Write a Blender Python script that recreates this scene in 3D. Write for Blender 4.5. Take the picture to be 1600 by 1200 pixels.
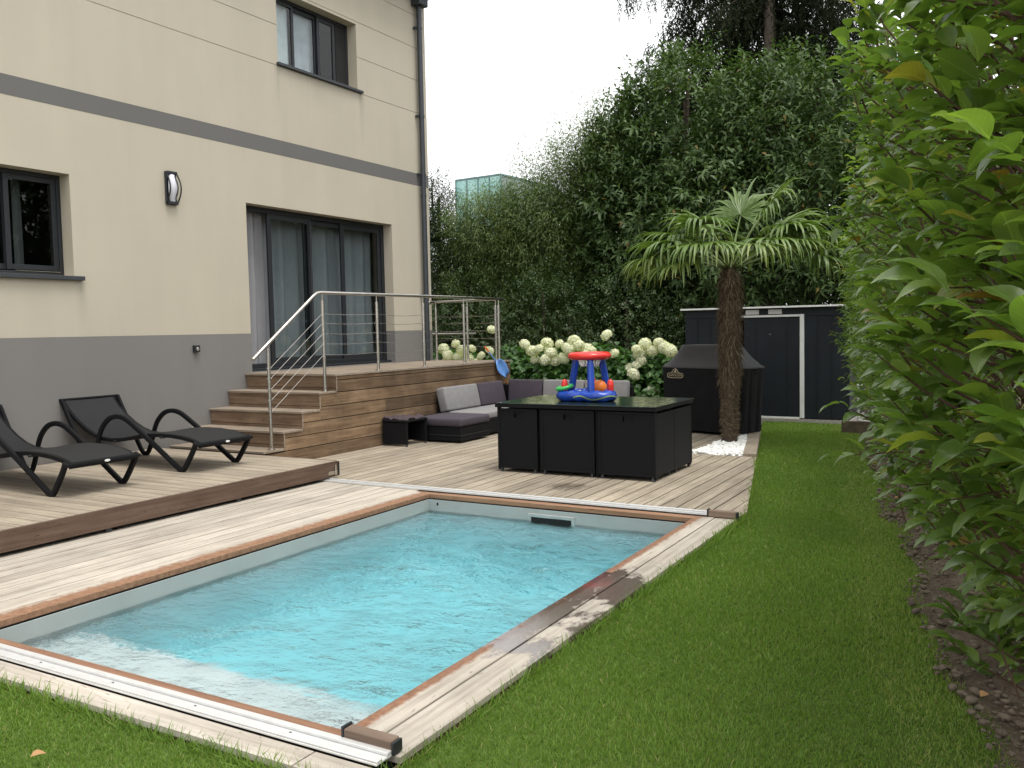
import bpy, bmesh, math, random
import numpy as np
from mathutils import Vector, Matrix

# ------------------------------------------------------------------ clear, camera, world, sun
for o in list(bpy.data.objects):
    bpy.data.objects.remove(o)
S = bpy.context.scene
COL = S.collection
random.seed(7)
RNG = np.random.default_rng(11)

cd = bpy.data.cameras.new("camera")
cam = bpy.data.objects.new("camera", cd)
COL.objects.link(cam)
cd.sensor_width = 36.0
cd.lens = 1381.7 / 1600 * 36.0
cd.clip_start = 0.05
cd.clip_end = 500
_yaw, _pit, _rol = -0.520395, -0.061703, -0.020404
_f = Vector((math.sin(_yaw) * math.cos(_pit), math.cos(_yaw) * math.cos(_pit), math.sin(_pit)))
_r = Vector((math.cos(_yaw), -math.sin(_yaw), 0))
_u = _r.cross(_f)
_c, _s = math.cos(_rol), math.sin(_rol)
CR = _c * _r + _s * _u
CU = -_s * _r + _c * _u
M = Matrix((CR, CU, -_f)).transposed().to_4x4()
M.translation = (0, 0, 1.6)
cam.matrix_world = M
S.camera = cam

SUN_EL, SUN_AZ = math.radians(70), math.radians(110)      # azimuth clockwise from +Y
world = bpy.data.worlds.new("World")
S.world = world
world.use_nodes = True
wn = world.node_tree
wn.nodes.clear()
w_out = wn.nodes.new("ShaderNodeOutputWorld")
w_bg = wn.nodes.new("ShaderNodeBackground")
w_sky = wn.nodes.new("ShaderNodeTexSky")
w_sky.sky_type = 'NISHITA'
w_sky.sun_disc = False
w_sky.sun_elevation = SUN_EL
w_sky.sun_rotation = SUN_AZ
w_sky.dust_density = 4.0
w_hs = wn.nodes.new("ShaderNodeHueSaturation")
w_hs.inputs['Saturation'].default_value = 0.10            # overcast: the cloud layer takes the blue out
wn.links.new(w_sky.outputs[0], w_hs.inputs['Color'])
w_mix = wn.nodes.new("ShaderNodeMix")                       # even white cloud cover over the clear sky model
w_mix.data_type = 'RGBA'
w_mix.inputs[0].default_value = 0.75
w_mix.inputs[7].default_value = (9.2, 9.3, 9.4, 1)
wn.links.new(w_hs.outputs[0], w_mix.inputs[6])
wn.links.new(w_mix.outputs[2], w_bg.inputs[0])
w_bg.inputs[1].default_value = 0.15
wn.links.new(w_bg.outputs[0], w_out.inputs[0])

ld = bpy.data.lights.new("sun", 'SUN')
ld.energy = 1.7
ld.angle = math.radians(24)
ld.color = (1.0, 0.95, 0.87)
sun = bpy.data.objects.new("sun", ld)
COL.objects.link(sun)
_sd = Vector((math.sin(SUN_AZ) * math.cos(SUN_EL), math.cos(SUN_AZ) * math.cos(SUN_EL), math.sin(SUN_EL)))
sun.rotation_euler = _sd.to_track_quat('Z', 'Y').to_euler()
sun.location = (6, 2, 14)

S.view_settings.view_transform = 'Standard'
S.view_settings.look = 'None'
S.view_settings.exposure = 0.46
S.view_settings.gamma = 1.0
S.view_settings.use_curve_mapping = False
S.render.engine = 'CYCLES'
S.cycles.max_bounces = 8
S.cycles.transparent_max_bounces = 16
S.cycles.caustics_reflective = False
S.cycles.caustics_refractive = True
S.cycles.sample_clamp_indirect = 6.0

# ------------------------------------------------------------------ material helpers
def new_mat(name):
    m = bpy.data.materials.new(name)
    m.use_nodes = True
    return m, m.node_tree, m.node_tree.nodes["Principled BSDF"]

def nd(nt, kind, **kw):
    n = nt.nodes.new(kind)
    for k, v in kw.items():
        if k in n.inputs.keys():
            n.inputs[k].default_value = v
        else:
            setattr(n, k, v)
    return n

def ramp(nt, fac, stops):
    r = nt.nodes.new("ShaderNodeValToRGB")
    e = r.color_ramp.elements
    while len(e) < len(stops):
        e.new(0.5)
    for el, (p, c) in zip(e, stops):
        el.position = p
        el.color = (*c, 1) if len(c) == 3 else c
    if fac is not None:
        nt.links.new(fac, r.inputs[0])
    return r

def mixc(nt, fac, a, b, mode='MIX'):
    m = nt.nodes.new("ShaderNodeMix")
    m.data_type = 'RGBA'
    m.blend_type = mode
    for sock, v in ((m.inputs[0], fac), (m.inputs[6], a), (m.inputs[7], b)):
        if isinstance(v, (int, float)):
            sock.default_value = v
        elif isinstance(v, tuple):
            sock.default_value = (*v, 1) if len(v) == 3 else v
        else:
            nt.links.new(v, sock)
    return m.outputs[2]

def math_n(nt, op, a, b=0.0):
    m = nt.nodes.new("ShaderNodeMath")
    m.operation = op
    for i, v in enumerate((a, b)):
        if isinstance(v, (int, float)):
            m.inputs[i].default_value = v
        else:
            nt.links.new(v, m.inputs[i])
    return m.outputs[0]

def pos(nt, scale=(1, 1, 1), obj=False):
    if obj:
        src = nt.nodes.new("ShaderNodeTexCoord").outputs['Object']
    else:
        src = nt.nodes.new("ShaderNodeNewGeometry").outputs['Position']
    mp = nt.nodes.new("ShaderNodeMapping")
    mp.inputs['Scale'].default_value = scale
    nt.links.new(src, mp.inputs['Vector'])
    return mp.outputs[0]

def noise(nt, vec, scale, detail=4, rough=0.55):
    n = nd(nt, "ShaderNodeTexNoise", Scale=scale, Detail=detail, Roughness=rough)
    nt.links.new(vec, n.inputs['Vector'])
    return n.outputs['Fac']

def bump(nt, h, bsdf, strength=0.3, dist=0.01):
    b = nd(nt, "ShaderNodeBump", Strength=strength, Distance=dist)
    nt.links.new(h, b.inputs['Height'])
    nt.links.new(b.outputs[0], bsdf.inputs['Normal'])

def plain(name, col, rough=0.6, metal=0.0, var=0.12, scale=8, bumpv=0.0, bscale=60, coat=0.0, spec=0.5):
    m, nt, b = new_mat(name)
    v = pos(nt)
    n = noise(nt, v, scale)
    lo = tuple(c * (1 - var) for c in col)
    hi = tuple(min(1, c * (1 + var)) for c in col)
    r = ramp(nt, n, [(0.3, lo), (0.7, hi)])
    nt.links.new(r.outputs[0], b.inputs['Base Color'])
    b.inputs['Roughness'].default_value = rough
    b.inputs['Metallic'].default_value = metal
    b.inputs['Coat Weight'].default_value = coat
    b.inputs['Specular IOR Level'].default_value = spec
    if bumpv:
        bump(nt, noise(nt, v, bscale, 3), b, bumpv, 0.004)
    return m

def wood(name, axis, dark, mid, light, rough=0.75, vary=0.25, stain=None, blotch=0.5):
    """timber with grain along one world axis, each board with a tone of its own"""
    m, nt, b = new_mat(name)
    sc = [28, 28, 28]
    sc[axis] = 1.3
    oi = nt.nodes.new("ShaderNodeObjectInfo")
    add = nt.nodes.new("ShaderNodeVectorMath"); add.operation = 'ADD'
    comb = nt.nodes.new("ShaderNodeCombineXYZ")
    k = math_n(nt, 'MULTIPLY', oi.outputs['Random'], 37.0)
    for i in range(3):
        nt.links.new(k, comb.inputs[i])
    nt.links.new(pos(nt, tuple(sc)), add.inputs[0])
    nt.links.new(comb.outputs[0], add.inputs[1])
    g = noise(nt, add.outputs[0], 1.0, 6, 0.65)
    big = noise(nt, pos(nt), 1.7, 5, 0.6)
    col = ramp(nt, g, [(0.28, dark), (0.5, mid), (0.72, light)]).outputs[0]
    bl = ramp(nt, big, [(0.32, (1 - blotch * 0.5,) * 3), (0.68, (1.0, 1.0, 1.0))]).outputs[0]
    col = mixc(nt, 1.0, col, bl, 'MULTIPLY')
    hs = nt.nodes.new("ShaderNodeHueSaturation")
    nt.links.new(col, hs.inputs['Color'])
    val = nd(nt, "ShaderNodeMapRange")
    val.inputs['To Min'].default_value = 1 - vary
    val.inputs['To Max'].default_value = 1 + vary
    nt.links.new(oi.outputs['Random'], val.inputs['Value'])
    nt.links.new(val.outputs[0], hs.inputs['Value'])
    col = hs.outputs[0]
    spk = noise(nt, pos(nt, tuple(60 if i != axis else 9 for i in range(3))), 1.0, 3, 0.7)
    col = mixc(nt, ramp(nt, spk, [(0.63, (0, 0, 0)), (0.70, (1, 1, 1))]).outputs[0], col, tuple(c * 0.5 for c in dark))
    b.inputs['Roughness'].default_value = rough
    if stain:
        col = stain(nt, col, b)
    nt.links.new(col, b.inputs['Base Color'])
    b.inputs['Specular IOR Level'].default_value = 0.3
    bump(nt, g, b, 0.35, 0.003)
    return m

MAT = {}
def stucco(name, col, streak=0.075, runs=(), splash=False):
    m, nt, b = new_mat(name)
    v = pos(nt)
    a = noise(nt, v, 0.9, 4)
    c = noise(nt, pos(nt, (3, 3, 0.35)), 1.0, 5, 0.6)
    lo = tuple(x * (1 - streak) for x in col)
    hi = tuple(min(1, x * (1 + streak)) for x in col)
    cc = mixc(nt, 0.5, ramp(nt, a, [(0.3, lo), (0.7, hi)]).outputs[0], ramp(nt, c, [(0.3, lo), (0.7, hi)]).outputs[0])
    f = noise(nt, v, 260, 2)
    cc = mixc(nt, 0.25, cc, ramp(nt, f, [(0.35, tuple(x * .8 for x in col)), (0.65, col)]).outputs[0])
    sp = nt.nodes.new("ShaderNodeSeparateXYZ")
    nt.links.new(v, sp.inputs[0])
    st = noise(nt, pos(nt, (30, 30, 0.9)), 1.0, 4, 0.6)
    for (y0, zt, ln, wd) in runs:                  # rain runs below the sill ends, splash dirt above the deck
        dy = math_n(nt, 'DIVIDE', math_n(nt, 'ABSOLUTE', math_n(nt, 'SUBTRACT', sp.outputs[1], y0)), wd)
        dz = math_n(nt, 'DIVIDE', math_n(nt, 'SUBTRACT', zt, sp.outputs[2]), ln)
        m1 = math_n(nt, 'MULTIPLY', math_n(nt, 'SUBTRACT', 1.0, dy), math_n(nt, 'SUBTRACT', 1.0, dz))
        m1.node.use_clamp = True
        m1 = math_n(nt, 'MULTIPLY', m1, math_n(nt, 'GREATER_THAN', dz, 0.0))
        m1 = math_n(nt, 'MULTIPLY', m1, math_n(nt, 'LESS_THAN', dy, 1.0))
        m1 = math_n(nt, 'MULTIPLY', m1, math_n(nt, 'MULTIPLY', st, 0.85))
        cc = mixc(nt, m1, cc, tuple(x * 0.55 for x in col))
    if splash:
        d = math_n(nt, 'ADD', math_n(nt, 'MULTIPLY', sp.outputs[2], 2.2), math_n(nt, 'MULTIPLY', noise(nt, pos(nt, (5, 5, 3)), 1.0, 5, 0.7), 1.2))
        f2 = ramp(nt, math_n(nt, 'MULTIPLY', d, 0.5), [(0.50, (.5, .5, .5)), (0.75, (0, 0, 0))]).outputs[0]
        cc = mixc(nt, f2, cc, (0.13, 0.115, 0.095))
    nt.links.new(cc, b.inputs['Base Color'])
    b.inputs['Roughness'].default_value = 0.92
    b.inputs['Specular IOR Level'].default_value = 0.2
    bump(nt, f, b, 0.35, 0.004)
    return m
MAT['cream'] = stucco("cream_render", (0.485, 0.443, 0.357), 0.075, ((11.69, 5.52, 0.9, 0.09), (9.78, 5.52, 0.7, 0.07), (6.48, 2.26, 0.6, 0.08), (10.6, 5.52, 0.5, 0.9), (13.3, 4.2, 2.0, 0.16), (13.3, 7.3, 2.8, 0.14)))
MAT['grey'] = stucco("grey_render", (0.202, 0.194, 0.186), 0.06, (), True)
MAT['band'] = stucco("band_render", (0.150, 0.146, 0.140), 0.04)
MAT['anth'] = plain("anthracite_aluminium", (0.011, 0.013, 0.017), 0.5, 0.0, 0.1)
MAT['zinc'] = plain("anthracite_pipe", (0.040, 0.046, 0.055), 0.42, 0.2, 0.12)
MAT['sill'] = plain("sill_aluminium", (0.040, 0.044, 0.050), 0.5, 0.1, 0.1)
MAT['steel'] = plain("brushed_steel", (0.56, 0.53, 0.49), 0.26, 1.0, 0.06)
MAT['alu'] = plain("white_aluminium", (0.68, 0.68, 0.67), 0.38, 0.35, 0.06, 20)
MAT['white'] = plain("white_paint", (0.72, 0.72, 0.70), 0.5, 0.0, 0.05)
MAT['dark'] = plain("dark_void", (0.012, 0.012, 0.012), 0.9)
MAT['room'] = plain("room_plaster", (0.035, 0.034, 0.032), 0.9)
MAT['curtain'] = plain("grey_voile", (0.27, 0.27, 0.285), 0.9, 0, 0.05)
MAT['blackcover'] = plain("black_cover", (0.0075, 0.0075, 0.009), 0.75, 0, 0.3, 5, 0.25, 14, spec=0.2)
MAT['coverTop'] = plain("grey_cover_top", (0.035, 0.034, 0.037), 0.6, 0, 0.15, 5, 0.15, 14)
MAT['shed'] = plain("shed_steel", (0.0105, 0.0145, 0.019), 0.55, 0.0, 0.15, 3, spec=0.3)
MAT['purple'] = plain("purple_canvas", (0.052, 0.042, 0.055), 0.9, 0, 0.12, 14, 0.2, 300)
MAT['greycushion'] = plain("grey_canvas", (0.215, 0.210, 0.212), 0.9, 0, 0.08, 14, 0.2, 300)
MAT['liner'] = plain("brightened_liner", (0.80, 0.86, 0.88), 0.55, 0, 0.03, 3)  # grey liner whitened in its colour, to brighten the water above it
MAT['linershade'] = plain("shaded_liner", (0.34, 0.365, 0.352), 0.55, 0, 0.06, 3)  # same liner at the waterline, shade under the coping put into its grey
MAT['soilwood'] = plain("old_kerb_wood", (0.10, 0.075, 0.05), 0.9, 0, 0.3, 12)
MAT['plasticgrey'] = plain("grey_plastic", (0.30, 0.34, 0.34), 0.45)
MAT['red'] = plain("red_vinyl", (0.70, 0.035, 0.025), 0.22, 0, 0.08, 9, 0.15, 30)
MAT['blue'] = plain("blue_vinyl", (0.010, 0.055, 0.36), 0.22, 0, 0.12, 9, 0.15, 30)
MAT['green'] = plain("green_vinyl", (0.04, 0.42, 0.10), 0.22)
MAT['orange'] = plain("orange_vinyl", (0.80, 0.20, 0.02), 0.3)
MAT['skyblue'] = plain("blue_plastic", (0.16, 0.34, 0.75), 0.35)
MAT['pebble'] = plain("white_marble", (0.78, 0.78, 0.76), 0.6, 0, 0.12, 30)
MAT['hose'] = plain("pale_hose", (0.30, 0.22, 0.16), 0.7)
MAT['gold'] = plain("badge_print", (0.42, 0.36, 0.24), 0.5)
MAT['net'] = plain("net_cord", (0.6, 0.58, 0.56), 0.8)
MAT['bark'] = plain("bark", (0.070, 0.052, 0.038), 0.95, 0, 0.4, 9, 0.8, 25)
MAT['sprucetwig'] = plain("spruce_twig", (0.028, 0.026, 0.018), 0.95, spec=0.1)
MAT['stem'] = plain("red_stem", (0.09, 0.045, 0.03), 0.8)
MAT['petiole'] = plain("petiole", (0.12, 0.17, 0.05), 0.6)
MAT['skimmer'] = plain("skimmer_plastic", (0.36, 0.39, 0.38), 0.4)

def wicker(name, col):
    m, nt, b = new_mat(name)
    p = pos(nt)
    sep = nt.nodes.new("ShaderNodeSeparateXYZ")
    nt.links.new(p, sep.inputs[0])
    h = math_n(nt, 'ADD', sep.outputs[0], sep.outputs[1])
    a = math_n(nt, 'SINE', math_n(nt, 'MULTIPLY', h, 520.0))
    c = math_n(nt, 'SINE', math_n(nt, 'MULTIPLY', sep.outputs[2], 700.0))
    w = math_n(nt, 'MULTIPLY', a, c)
    col2 = tuple(x * 2.2 for x in col)
    r = ramp(nt, math_n(nt, 'MULTIPLY_ADD', w, 0.5), [(0.2, col), (0.8, col2)])
    nt.links.new(r.outputs[0], b.inputs['Base Color'])
    b.inputs['Roughness'].default_value = 0.5
    b.inputs['Specular IOR Level'].default_value = 0.14
    bump(nt, w, b, 0.5, 0.003)
    return m
MAT['wicker'] = wicker("black_wicker", (0.0046, 0.0048, 0.0058))
MAT['mesh'] = plain("woven_sling", (0.0165, 0.017, 0.0185), 0.65, 0, 0.12, 90, 0.3, 400, spec=0.25)

def stain_wet(nt, col, b):
    """splashed water on the boards beside the pool"""
    geo = nt.nodes.new("ShaderNodeNewGeometry")
    sep = nt.nodes.new("ShaderNodeSeparateXYZ")
    nt.links.new(geo.outputs['Position'], sep.inputs[0])
    n = noise(nt, pos(nt, (1.6, 0.9, 1)), 2.3, 5, 0.6)
    f = nd(nt, "ShaderNodeMapRange")
    nt.links.new(sep.outputs[1], f.inputs['Value'])
    f.inputs['From Min'].default_value = 3.2; f.inputs['From Max'].default_value = 3.9
    g = nd(nt, "ShaderNodeMapRange")
    nt.links.new(sep.outputs[1], g.inputs['Value'])
    g.inputs['From Min'].default_value = 5.9; g.inputs['From Max'].default_value = 5.1
    w = math_n(nt, 'MULTIPLY', f.outputs[0], g.outputs[0])
    k = math_n(nt, 'ADD', n, math_n(nt, 'MULTIPLY', w, 0.26))
    wet = ramp(nt, k, [(0.685, (0, 0, 0)), (0.74, (1, 1, 1))]).outputs[0]
    wet = math_n(nt, 'MULTIPLY', wet, math_n(nt, 'GREATER_THAN', w, 0.02))
    c2 = mixc(nt, wet, col, mixc(nt, 0.80, col, (0.060, 0.038, 0.034)))
    r = nd(nt, "ShaderNodeMapRange")
    nt.links.new(wet, r.inputs['Value'])
    r.inputs['To Min'].default_value = 0.75; r.inputs['To Max'].default_value = 0.13
    nt.links.new(r.outputs[0], b.inputs['Roughness'])
    nt.links.new(math_n(nt, 'MULTIPLY', wet, 0.7), b.inputs['Coat Weight'])
    b.inputs['Coat Roughness'].default_value = 0.05
    return c2
def edge_fresh(axis, at, width, fresh):
    """the inner strip of the coping keeps its red-brown colour where it stays wet, the rest has silvered"""
    def fn(nt, col, b, chain=None):
        geo = nt.nodes.new("ShaderNodeNewGeometry")
        sep = nt.nodes.new("ShaderNodeSeparateXYZ")
        nt.links.new(geo.outputs['Position'], sep.inputs[0])
        d = math_n(nt, 'ABSOLUTE', math_n(nt, 'SUBTRACT', sep.outputs[axis], at))
        n = noise(nt, pos(nt, (14, 14, 14)), 1.0, 4, 0.7)
        d = math_n(nt, 'ADD', d, math_n(nt, 'MULTIPLY', math_n(nt, 'SUBTRACT', n, 0.5), width * 1.1))
        f = ramp(nt, math_n(nt, 'DIVIDE', d, width * 2), [(0.38, (1, 1, 1)), (0.62, (0, 0, 0))]).outputs[0]
        n2 = noise(nt, pos(nt, (30, 30, 30)), 1.0, 4, 0.7)
        fr = ramp(nt, n2, [(0.3, tuple(c * .6 for c in fresh)), (0.7, tuple(c * 1.25 for c in fresh))]).outputs[0]
        return mixc(nt, f, col, fr)
    return fn
WEATHER = ((0.31, 0.268, 0.222), (0.475, 0.425, 0.360), (0.585, 0.54, 0.472))
PATIO = ((0.22, 0.18, 0.135), (0.345, 0.292, 0.225), (0.45, 0.392, 0.31))
MAT['plankL'] = wood("silvered_deck", 1, *WEATHER, vary=0.12)
def stain_spot(nt, col, b):
    geo = nt.nodes.new("ShaderNodeNewGeometry")
    vm = nt.nodes.new("ShaderNodeVectorMath"); vm.operation = 'DISTANCE'
    nt.links.new(geo.outputs['Position'], vm.inputs[0])
    vm.inputs[1].default_value = (-3.95, 7.98, 0)
    n = noise(nt, pos(nt, (9, 3, 1)), 2.0, 5, 0.7)
    d = math_n(nt, 'ADD', vm.outputs['Value'], math_n(nt, 'MULTIPLY', math_n(nt, 'SUBTRACT', n, 0.5), 0.55))
    f = ramp(nt, d, [(0.10, (.75, .75, .75)), (0.24, (0, 0, 0))]).outputs[0]
    return mixc(nt, f, col, (0.07, 0.055, 0.04))
MAT['plankP'] = wood("patio_deck", 1, *PATIO, vary=0.17, stain=stain_spot)
MAT['plankX'] = wood("cross_deck", 0, *PATIO, vary=0.10)
MAT['plankN'] = wood("near_deck", 0, *WEATHER, vary=0.05)
def right_coping(nt, col, b):
    c = edge_fresh(0, -2.33, 0.055, (0.24, 0.125, 0.075))(nt, col, b)
    return stain_wet(nt, c, b)
MAT['copR'] = wood("right_coping", 1, *WEATHER, vary=0.04, stain=right_coping)
MAT['plankR'] = wood("right_deck", 1, *WEATHER, vary=0.05, stain=stain_wet)
MAT['copL'] = wood("left_coping", 1, *WEATHER, vary=0.04, stain=edge_fresh(0, -5.0, 0.14, (0.27, 0.15, 0.09)))
MAT['copF'] = wood("far_coping", 0, (0.18, 0.09, 0.05), (0.30, 0.17, 0.10), (0.40, 0.24, 0.15), vary=0.05)
MAT['copN'] = wood("near_coping", 0, (0.17, 0.085, 0.05), (0.26, 0.14, 0.085), (0.34, 0.20, 0.125), vary=0.05)
MAT['fascia'] = wood("red_fascia", 1, (0.080, 0.048, 0.034), (0.130, 0.084, 0.060), (0.180, 0.120, 0.088), vary=0.08)
MAT['clad'] = wood("cladding", 1, (0.115, 0.070, 0.040), (0.215, 0.142, 0.084), (0.31, 0.215, 0.135), vary=0.30, blotch=1.0)
MAT['riser'] = wood("riser", 0, (0.13, 0.080, 0.050), (0.215, 0.145, 0.093), (0.30, 0.205, 0.135), vary=0.10, blotch=0.7)
MAT['tread'] = wood("tread", 0, (0.19, 0.145, 0.105), (0.29, 0.235, 0.18), (0.37, 0.31, 0.245), vary=0.05)
MAT['stop'] = wood("rail_stop_wood", 0, (0.13, 0.085, 0.06), (0.22, 0.155, 0.115), (0.30, 0.225, 0.175))

# glass: thin pane, clear straight through and mirror-like by Fresnel
def glass(name, tint, rough=0.0, ior=1.5):
    m, nt, b = new_mat(name)
    nt.nodes.remove(b)
    out = nt.nodes["Material Output"]
    t = nd(nt, "ShaderNodeBsdfTransparent", Color=(*tint, 1))
    g = nd(nt, "ShaderNodeBsdfGlossy", Roughness=rough)
    f = nd(nt, "ShaderNodeFresnel", IOR=ior)
    mx = nt.nodes.new("ShaderNodeMixShader")
    bf = nt.nodes.new("ShaderNodeNewGeometry").outputs['Backfacing']
    nt.links.new(math_n(nt, 'MULTIPLY', f.outputs[0], math_n(nt, 'SUBTRACT', 1.0, bf)), mx.inputs[0])
    nt.links.new(t.outputs[0], mx.inputs[1])
    nt.links.new(g.outputs[0], mx.inputs[2])
    nt.links.new(mx.outputs[0], out.inputs['Surface'])
    return m
MAT['pane'] = glass("window_glass", (0.84, 0.88, 0.88), 0.0, 1.5)
MAT['tabletop'] = None

def water_mat():
    m, nt, b = new_mat("pool_water")
    nt.nodes.remove(b)
    out = nt.nodes["Material Output"]
    t = nd(nt, "ShaderNodeBsdfRefraction", Color=(1, 1, 1, 1), Roughness=0.0, IOR=1.25)
    g = nd(nt, "ShaderNodeBsdfGlossy", Roughness=0.02)
    f = nd(nt, "ShaderNodeFresnel", IOR=1.33)
    a = noise(nt, pos(nt, (1.0, 1.5, 1)), 6.0, 3, 0.55)
    c = noise(nt, pos(nt, (1.0, 1.9, 1)), 19.0, 3, 0.5)
    h = math_n(nt, 'ADD', a, math_n(nt, 'MULTIPLY', c, 0.22))
    calm = ramp(nt, noise(nt, pos(nt, (0.8, 1.1, 1)), 1.0, 2, 0.5), [(0.38, (0.25,) * 3), (0.62, (1.0,) * 3)]).outputs[0]
    h = math_n(nt, 'MULTIPLY', h, calm)
    bp = nd(nt, "ShaderNodeBump", Strength=1.0, Distance=0.12)
    nt.links.new(h, bp.inputs['Height'])
    for n_ in (t, g, f):
        nt.links.new(bp.outputs[0], n_.inputs['Normal'])
    mx = nt.nodes.new("ShaderNodeMixShader")
    nt.links.new(f.outputs[0], mx.inputs[0])
    nt.links.new(t.outputs[0], mx.inputs[1])
    nt.links.new(g.outputs[0], mx.inputs[2])
    nt.links.new(mx.outputs[0], out.inputs['Surface'])
    va = nd(nt, "ShaderNodeVolumeAbsorption", Density=0.80)
    va.inputs['Color'].default_value = (0.53, 0.91, 0.95, 1)
    nt.links.new(va.outputs[0], out.inputs['Volume'])
    return m
MAT['water'] = water_mat()

def leaf_mat(name, stops, rough=0.38, trans=0.28, tcol=1.6, spec=0.45, attr='rnd'):
    m, nt, b = new_mat(name)
    at = nd(nt, "ShaderNodeAttribute", attribute_name=attr or "rnd")
    fac = at.outputs['Fac']
    if attr is None:
        fac = nt.nodes.new("ShaderNodeObjectInfo").outputs['Random']
    r = ramp(nt, fac, stops)
    n = noise(nt, pos(nt, obj=True), 60, 2)
    if attr is None:                      # pale midrib and faint side veins on the big leaves
        sx = nt.nodes.new("ShaderNodeSeparateXYZ")
        nt.links.new(nt.nodes.new("ShaderNodeTexCoord").outputs['Object'], sx.inputs[0])
        ay = math_n(nt, 'ABSOLUTE', sx.outputs[1])
        rib = ramp(nt, ay, [(0.006, (1, 1, 1)), (0.016, (0, 0, 0))]).outputs[0]
        vn = math_n(nt, 'SINE', math_n(nt, 'MULTIPLY', math_n(nt, 'SUBTRACT', sx.outputs[0], math_n(nt, 'MULTIPLY', ay, 0.8)), 75.0))
        vf = ramp(nt, vn, [(0.88, (0, 0, 0)), (1.0, (.35, .35, .35))]).outputs[0]
        rc = mixc(nt, 1.0, r.outputs[0], (1.7, 1.55, 1.6), 'MULTIPLY')
        class _R: outputs = [mixc(nt, math_n(nt, 'MAXIMUM', rib, vf), r.outputs[0], rc)]
        r = _R
    col = mixc(nt, 0.3, r.outputs[0], mixc(nt, n, tuple(0.6 * c for c in stops[0][1]), tuple(1.2 * c for c in stops[-2 if len(stops) > 2 else -1][1])))
    nt.links.new(col, b.inputs['Base Color'])
    b.inputs['Roughness'].default_value = rough
    b.inputs['Specular IOR Level'].default_value = spec
    tr = nt.nodes.new("ShaderNodeBsdfTranslucent")
    tc = mixc(nt, 1.0, col, (tcol, tcol * 1.1, tcol * 0.5), 'MULTIPLY')
    nt.links.new(tc, tr.inputs['Color'])
    mx = nd(nt, "ShaderNodeMixShader")
    mx.inputs[0].default_value = trans
    nt.links.new(b.outputs[0], mx.inputs[1])
    nt.links.new(tr.outputs[0], mx.inputs[2])
    nt.links.new(mx.outputs[0], nt.nodes["Material Output"].inputs['Surface'])
    return m
MAT['laurel'] = leaf_mat("laurel_leaf", [(0, (0.024, 0.050, 0.015)), (0.5, (0.058, 0.105, 0.030)), (0.93, (0.105, 0.165, 0.052)), (1.0, (0.22, 0.13, 0.03))], 0.5, 0.22, 1.6, 0.35)
MAT['bamboo'] = leaf_mat("bamboo_leaf", [(0, (0.052, 0.088, 0.022)), (0.5, (0.115, 0.170, 0.046)), (1.0, (0.20, 0.25, 0.085))], 0.5)
MAT['yew'] = leaf_mat("yew_leaf", [(0, (0.014, 0.028, 0.010)), (0.6, (0.032, 0.056, 0.018)), (1.0, (0.055, 0.085, 0.028))], 0.6, 0.15, 1.6, 0.15)
MAT['spruce'] = leaf_mat("spruce_needle", [(0, (0.009, 0.014, 0.007)), (0.6, (0.020, 0.030, 0.013)), (1.0, (0.050, 0.045, 0.018))], 0.7, 0.1, 1.6, 0.1)
MAT['bush'] = leaf_mat("bush_leaf", [(0, (0.028, 0.054, 0.017)), (0.6, (0.060, 0.102, 0.033)), (1.0, (0.11, 0.15, 0.052))], 0.45)
MAT['hedge'] = leaf_mat("hedge_leaf", [(0, (0.040, 0.092, 0.022)), (0.5, (0.088, 0.178, 0.040)), (0.90, (0.175, 0.270, 0.060)), (0.96, (0.24, 0.25, 0.04)), (1.0, (0.24, 0.09, 0.035))], 0.30, 0.34, 1.7)
MAT['hedgeleaf'] = leaf_mat("hedge_big_leaf", [(0, (0.040, 0.092, 0.022)), (0.5, (0.088, 0.178, 0.040)), (0.90, (0.175, 0.270, 0.060)), (0.96, (0.24, 0.25, 0.04)), (1.0, (0.24, 0.09, 0.035))], 0.30, 0.34, 1.7, attr=None)
MAT['hydleaf'] = leaf_mat("hydrangea_leaf", [(0, (0.030, 0.075, 0.018)), (0.6, (0.062, 0.145, 0.034)), (1.0, (0.12, 0.20, 0.055))], 0.45, 0.3)
MAT['petal'] = leaf_mat("hydrangea_petal", [(0, (0.74, 0.76, 0.52)), (0.5, (0.86, 0.86, 0.70)), (1.0, (0.90, 0.89, 0.78))], 0.8, 0.3, 1.0)
MAT['frond'] = leaf_mat("palm_leaf", [(0, (0.064, 0.114, 0.028)), (0.6, (0.132, 0.205, 0.050)), (1.0, (0.27, 0.31, 0.09))], 0.36, 0.22, 1.5)
MAT['fibre'] = leaf_mat("palm_fibre", [(0, (0.065, 0.046, 0.031)), (0.6, (0.165, 0.122, 0.083)), (1.0, (0.36, 0.285, 0.20))], 0.9, 0.1, 1.0, 0.1)
MAT['grass'] = leaf_mat("grass_blade", [(0, (0.080, 0.150, 0.024)), (0.55, (0.158, 0.270, 0.046)), (0.93, (0.245, 0.345, 0.076)), (1.0, (0.36, 0.32, 0.14))], 0.55, 0.36, 1.4, 0.25)

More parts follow.
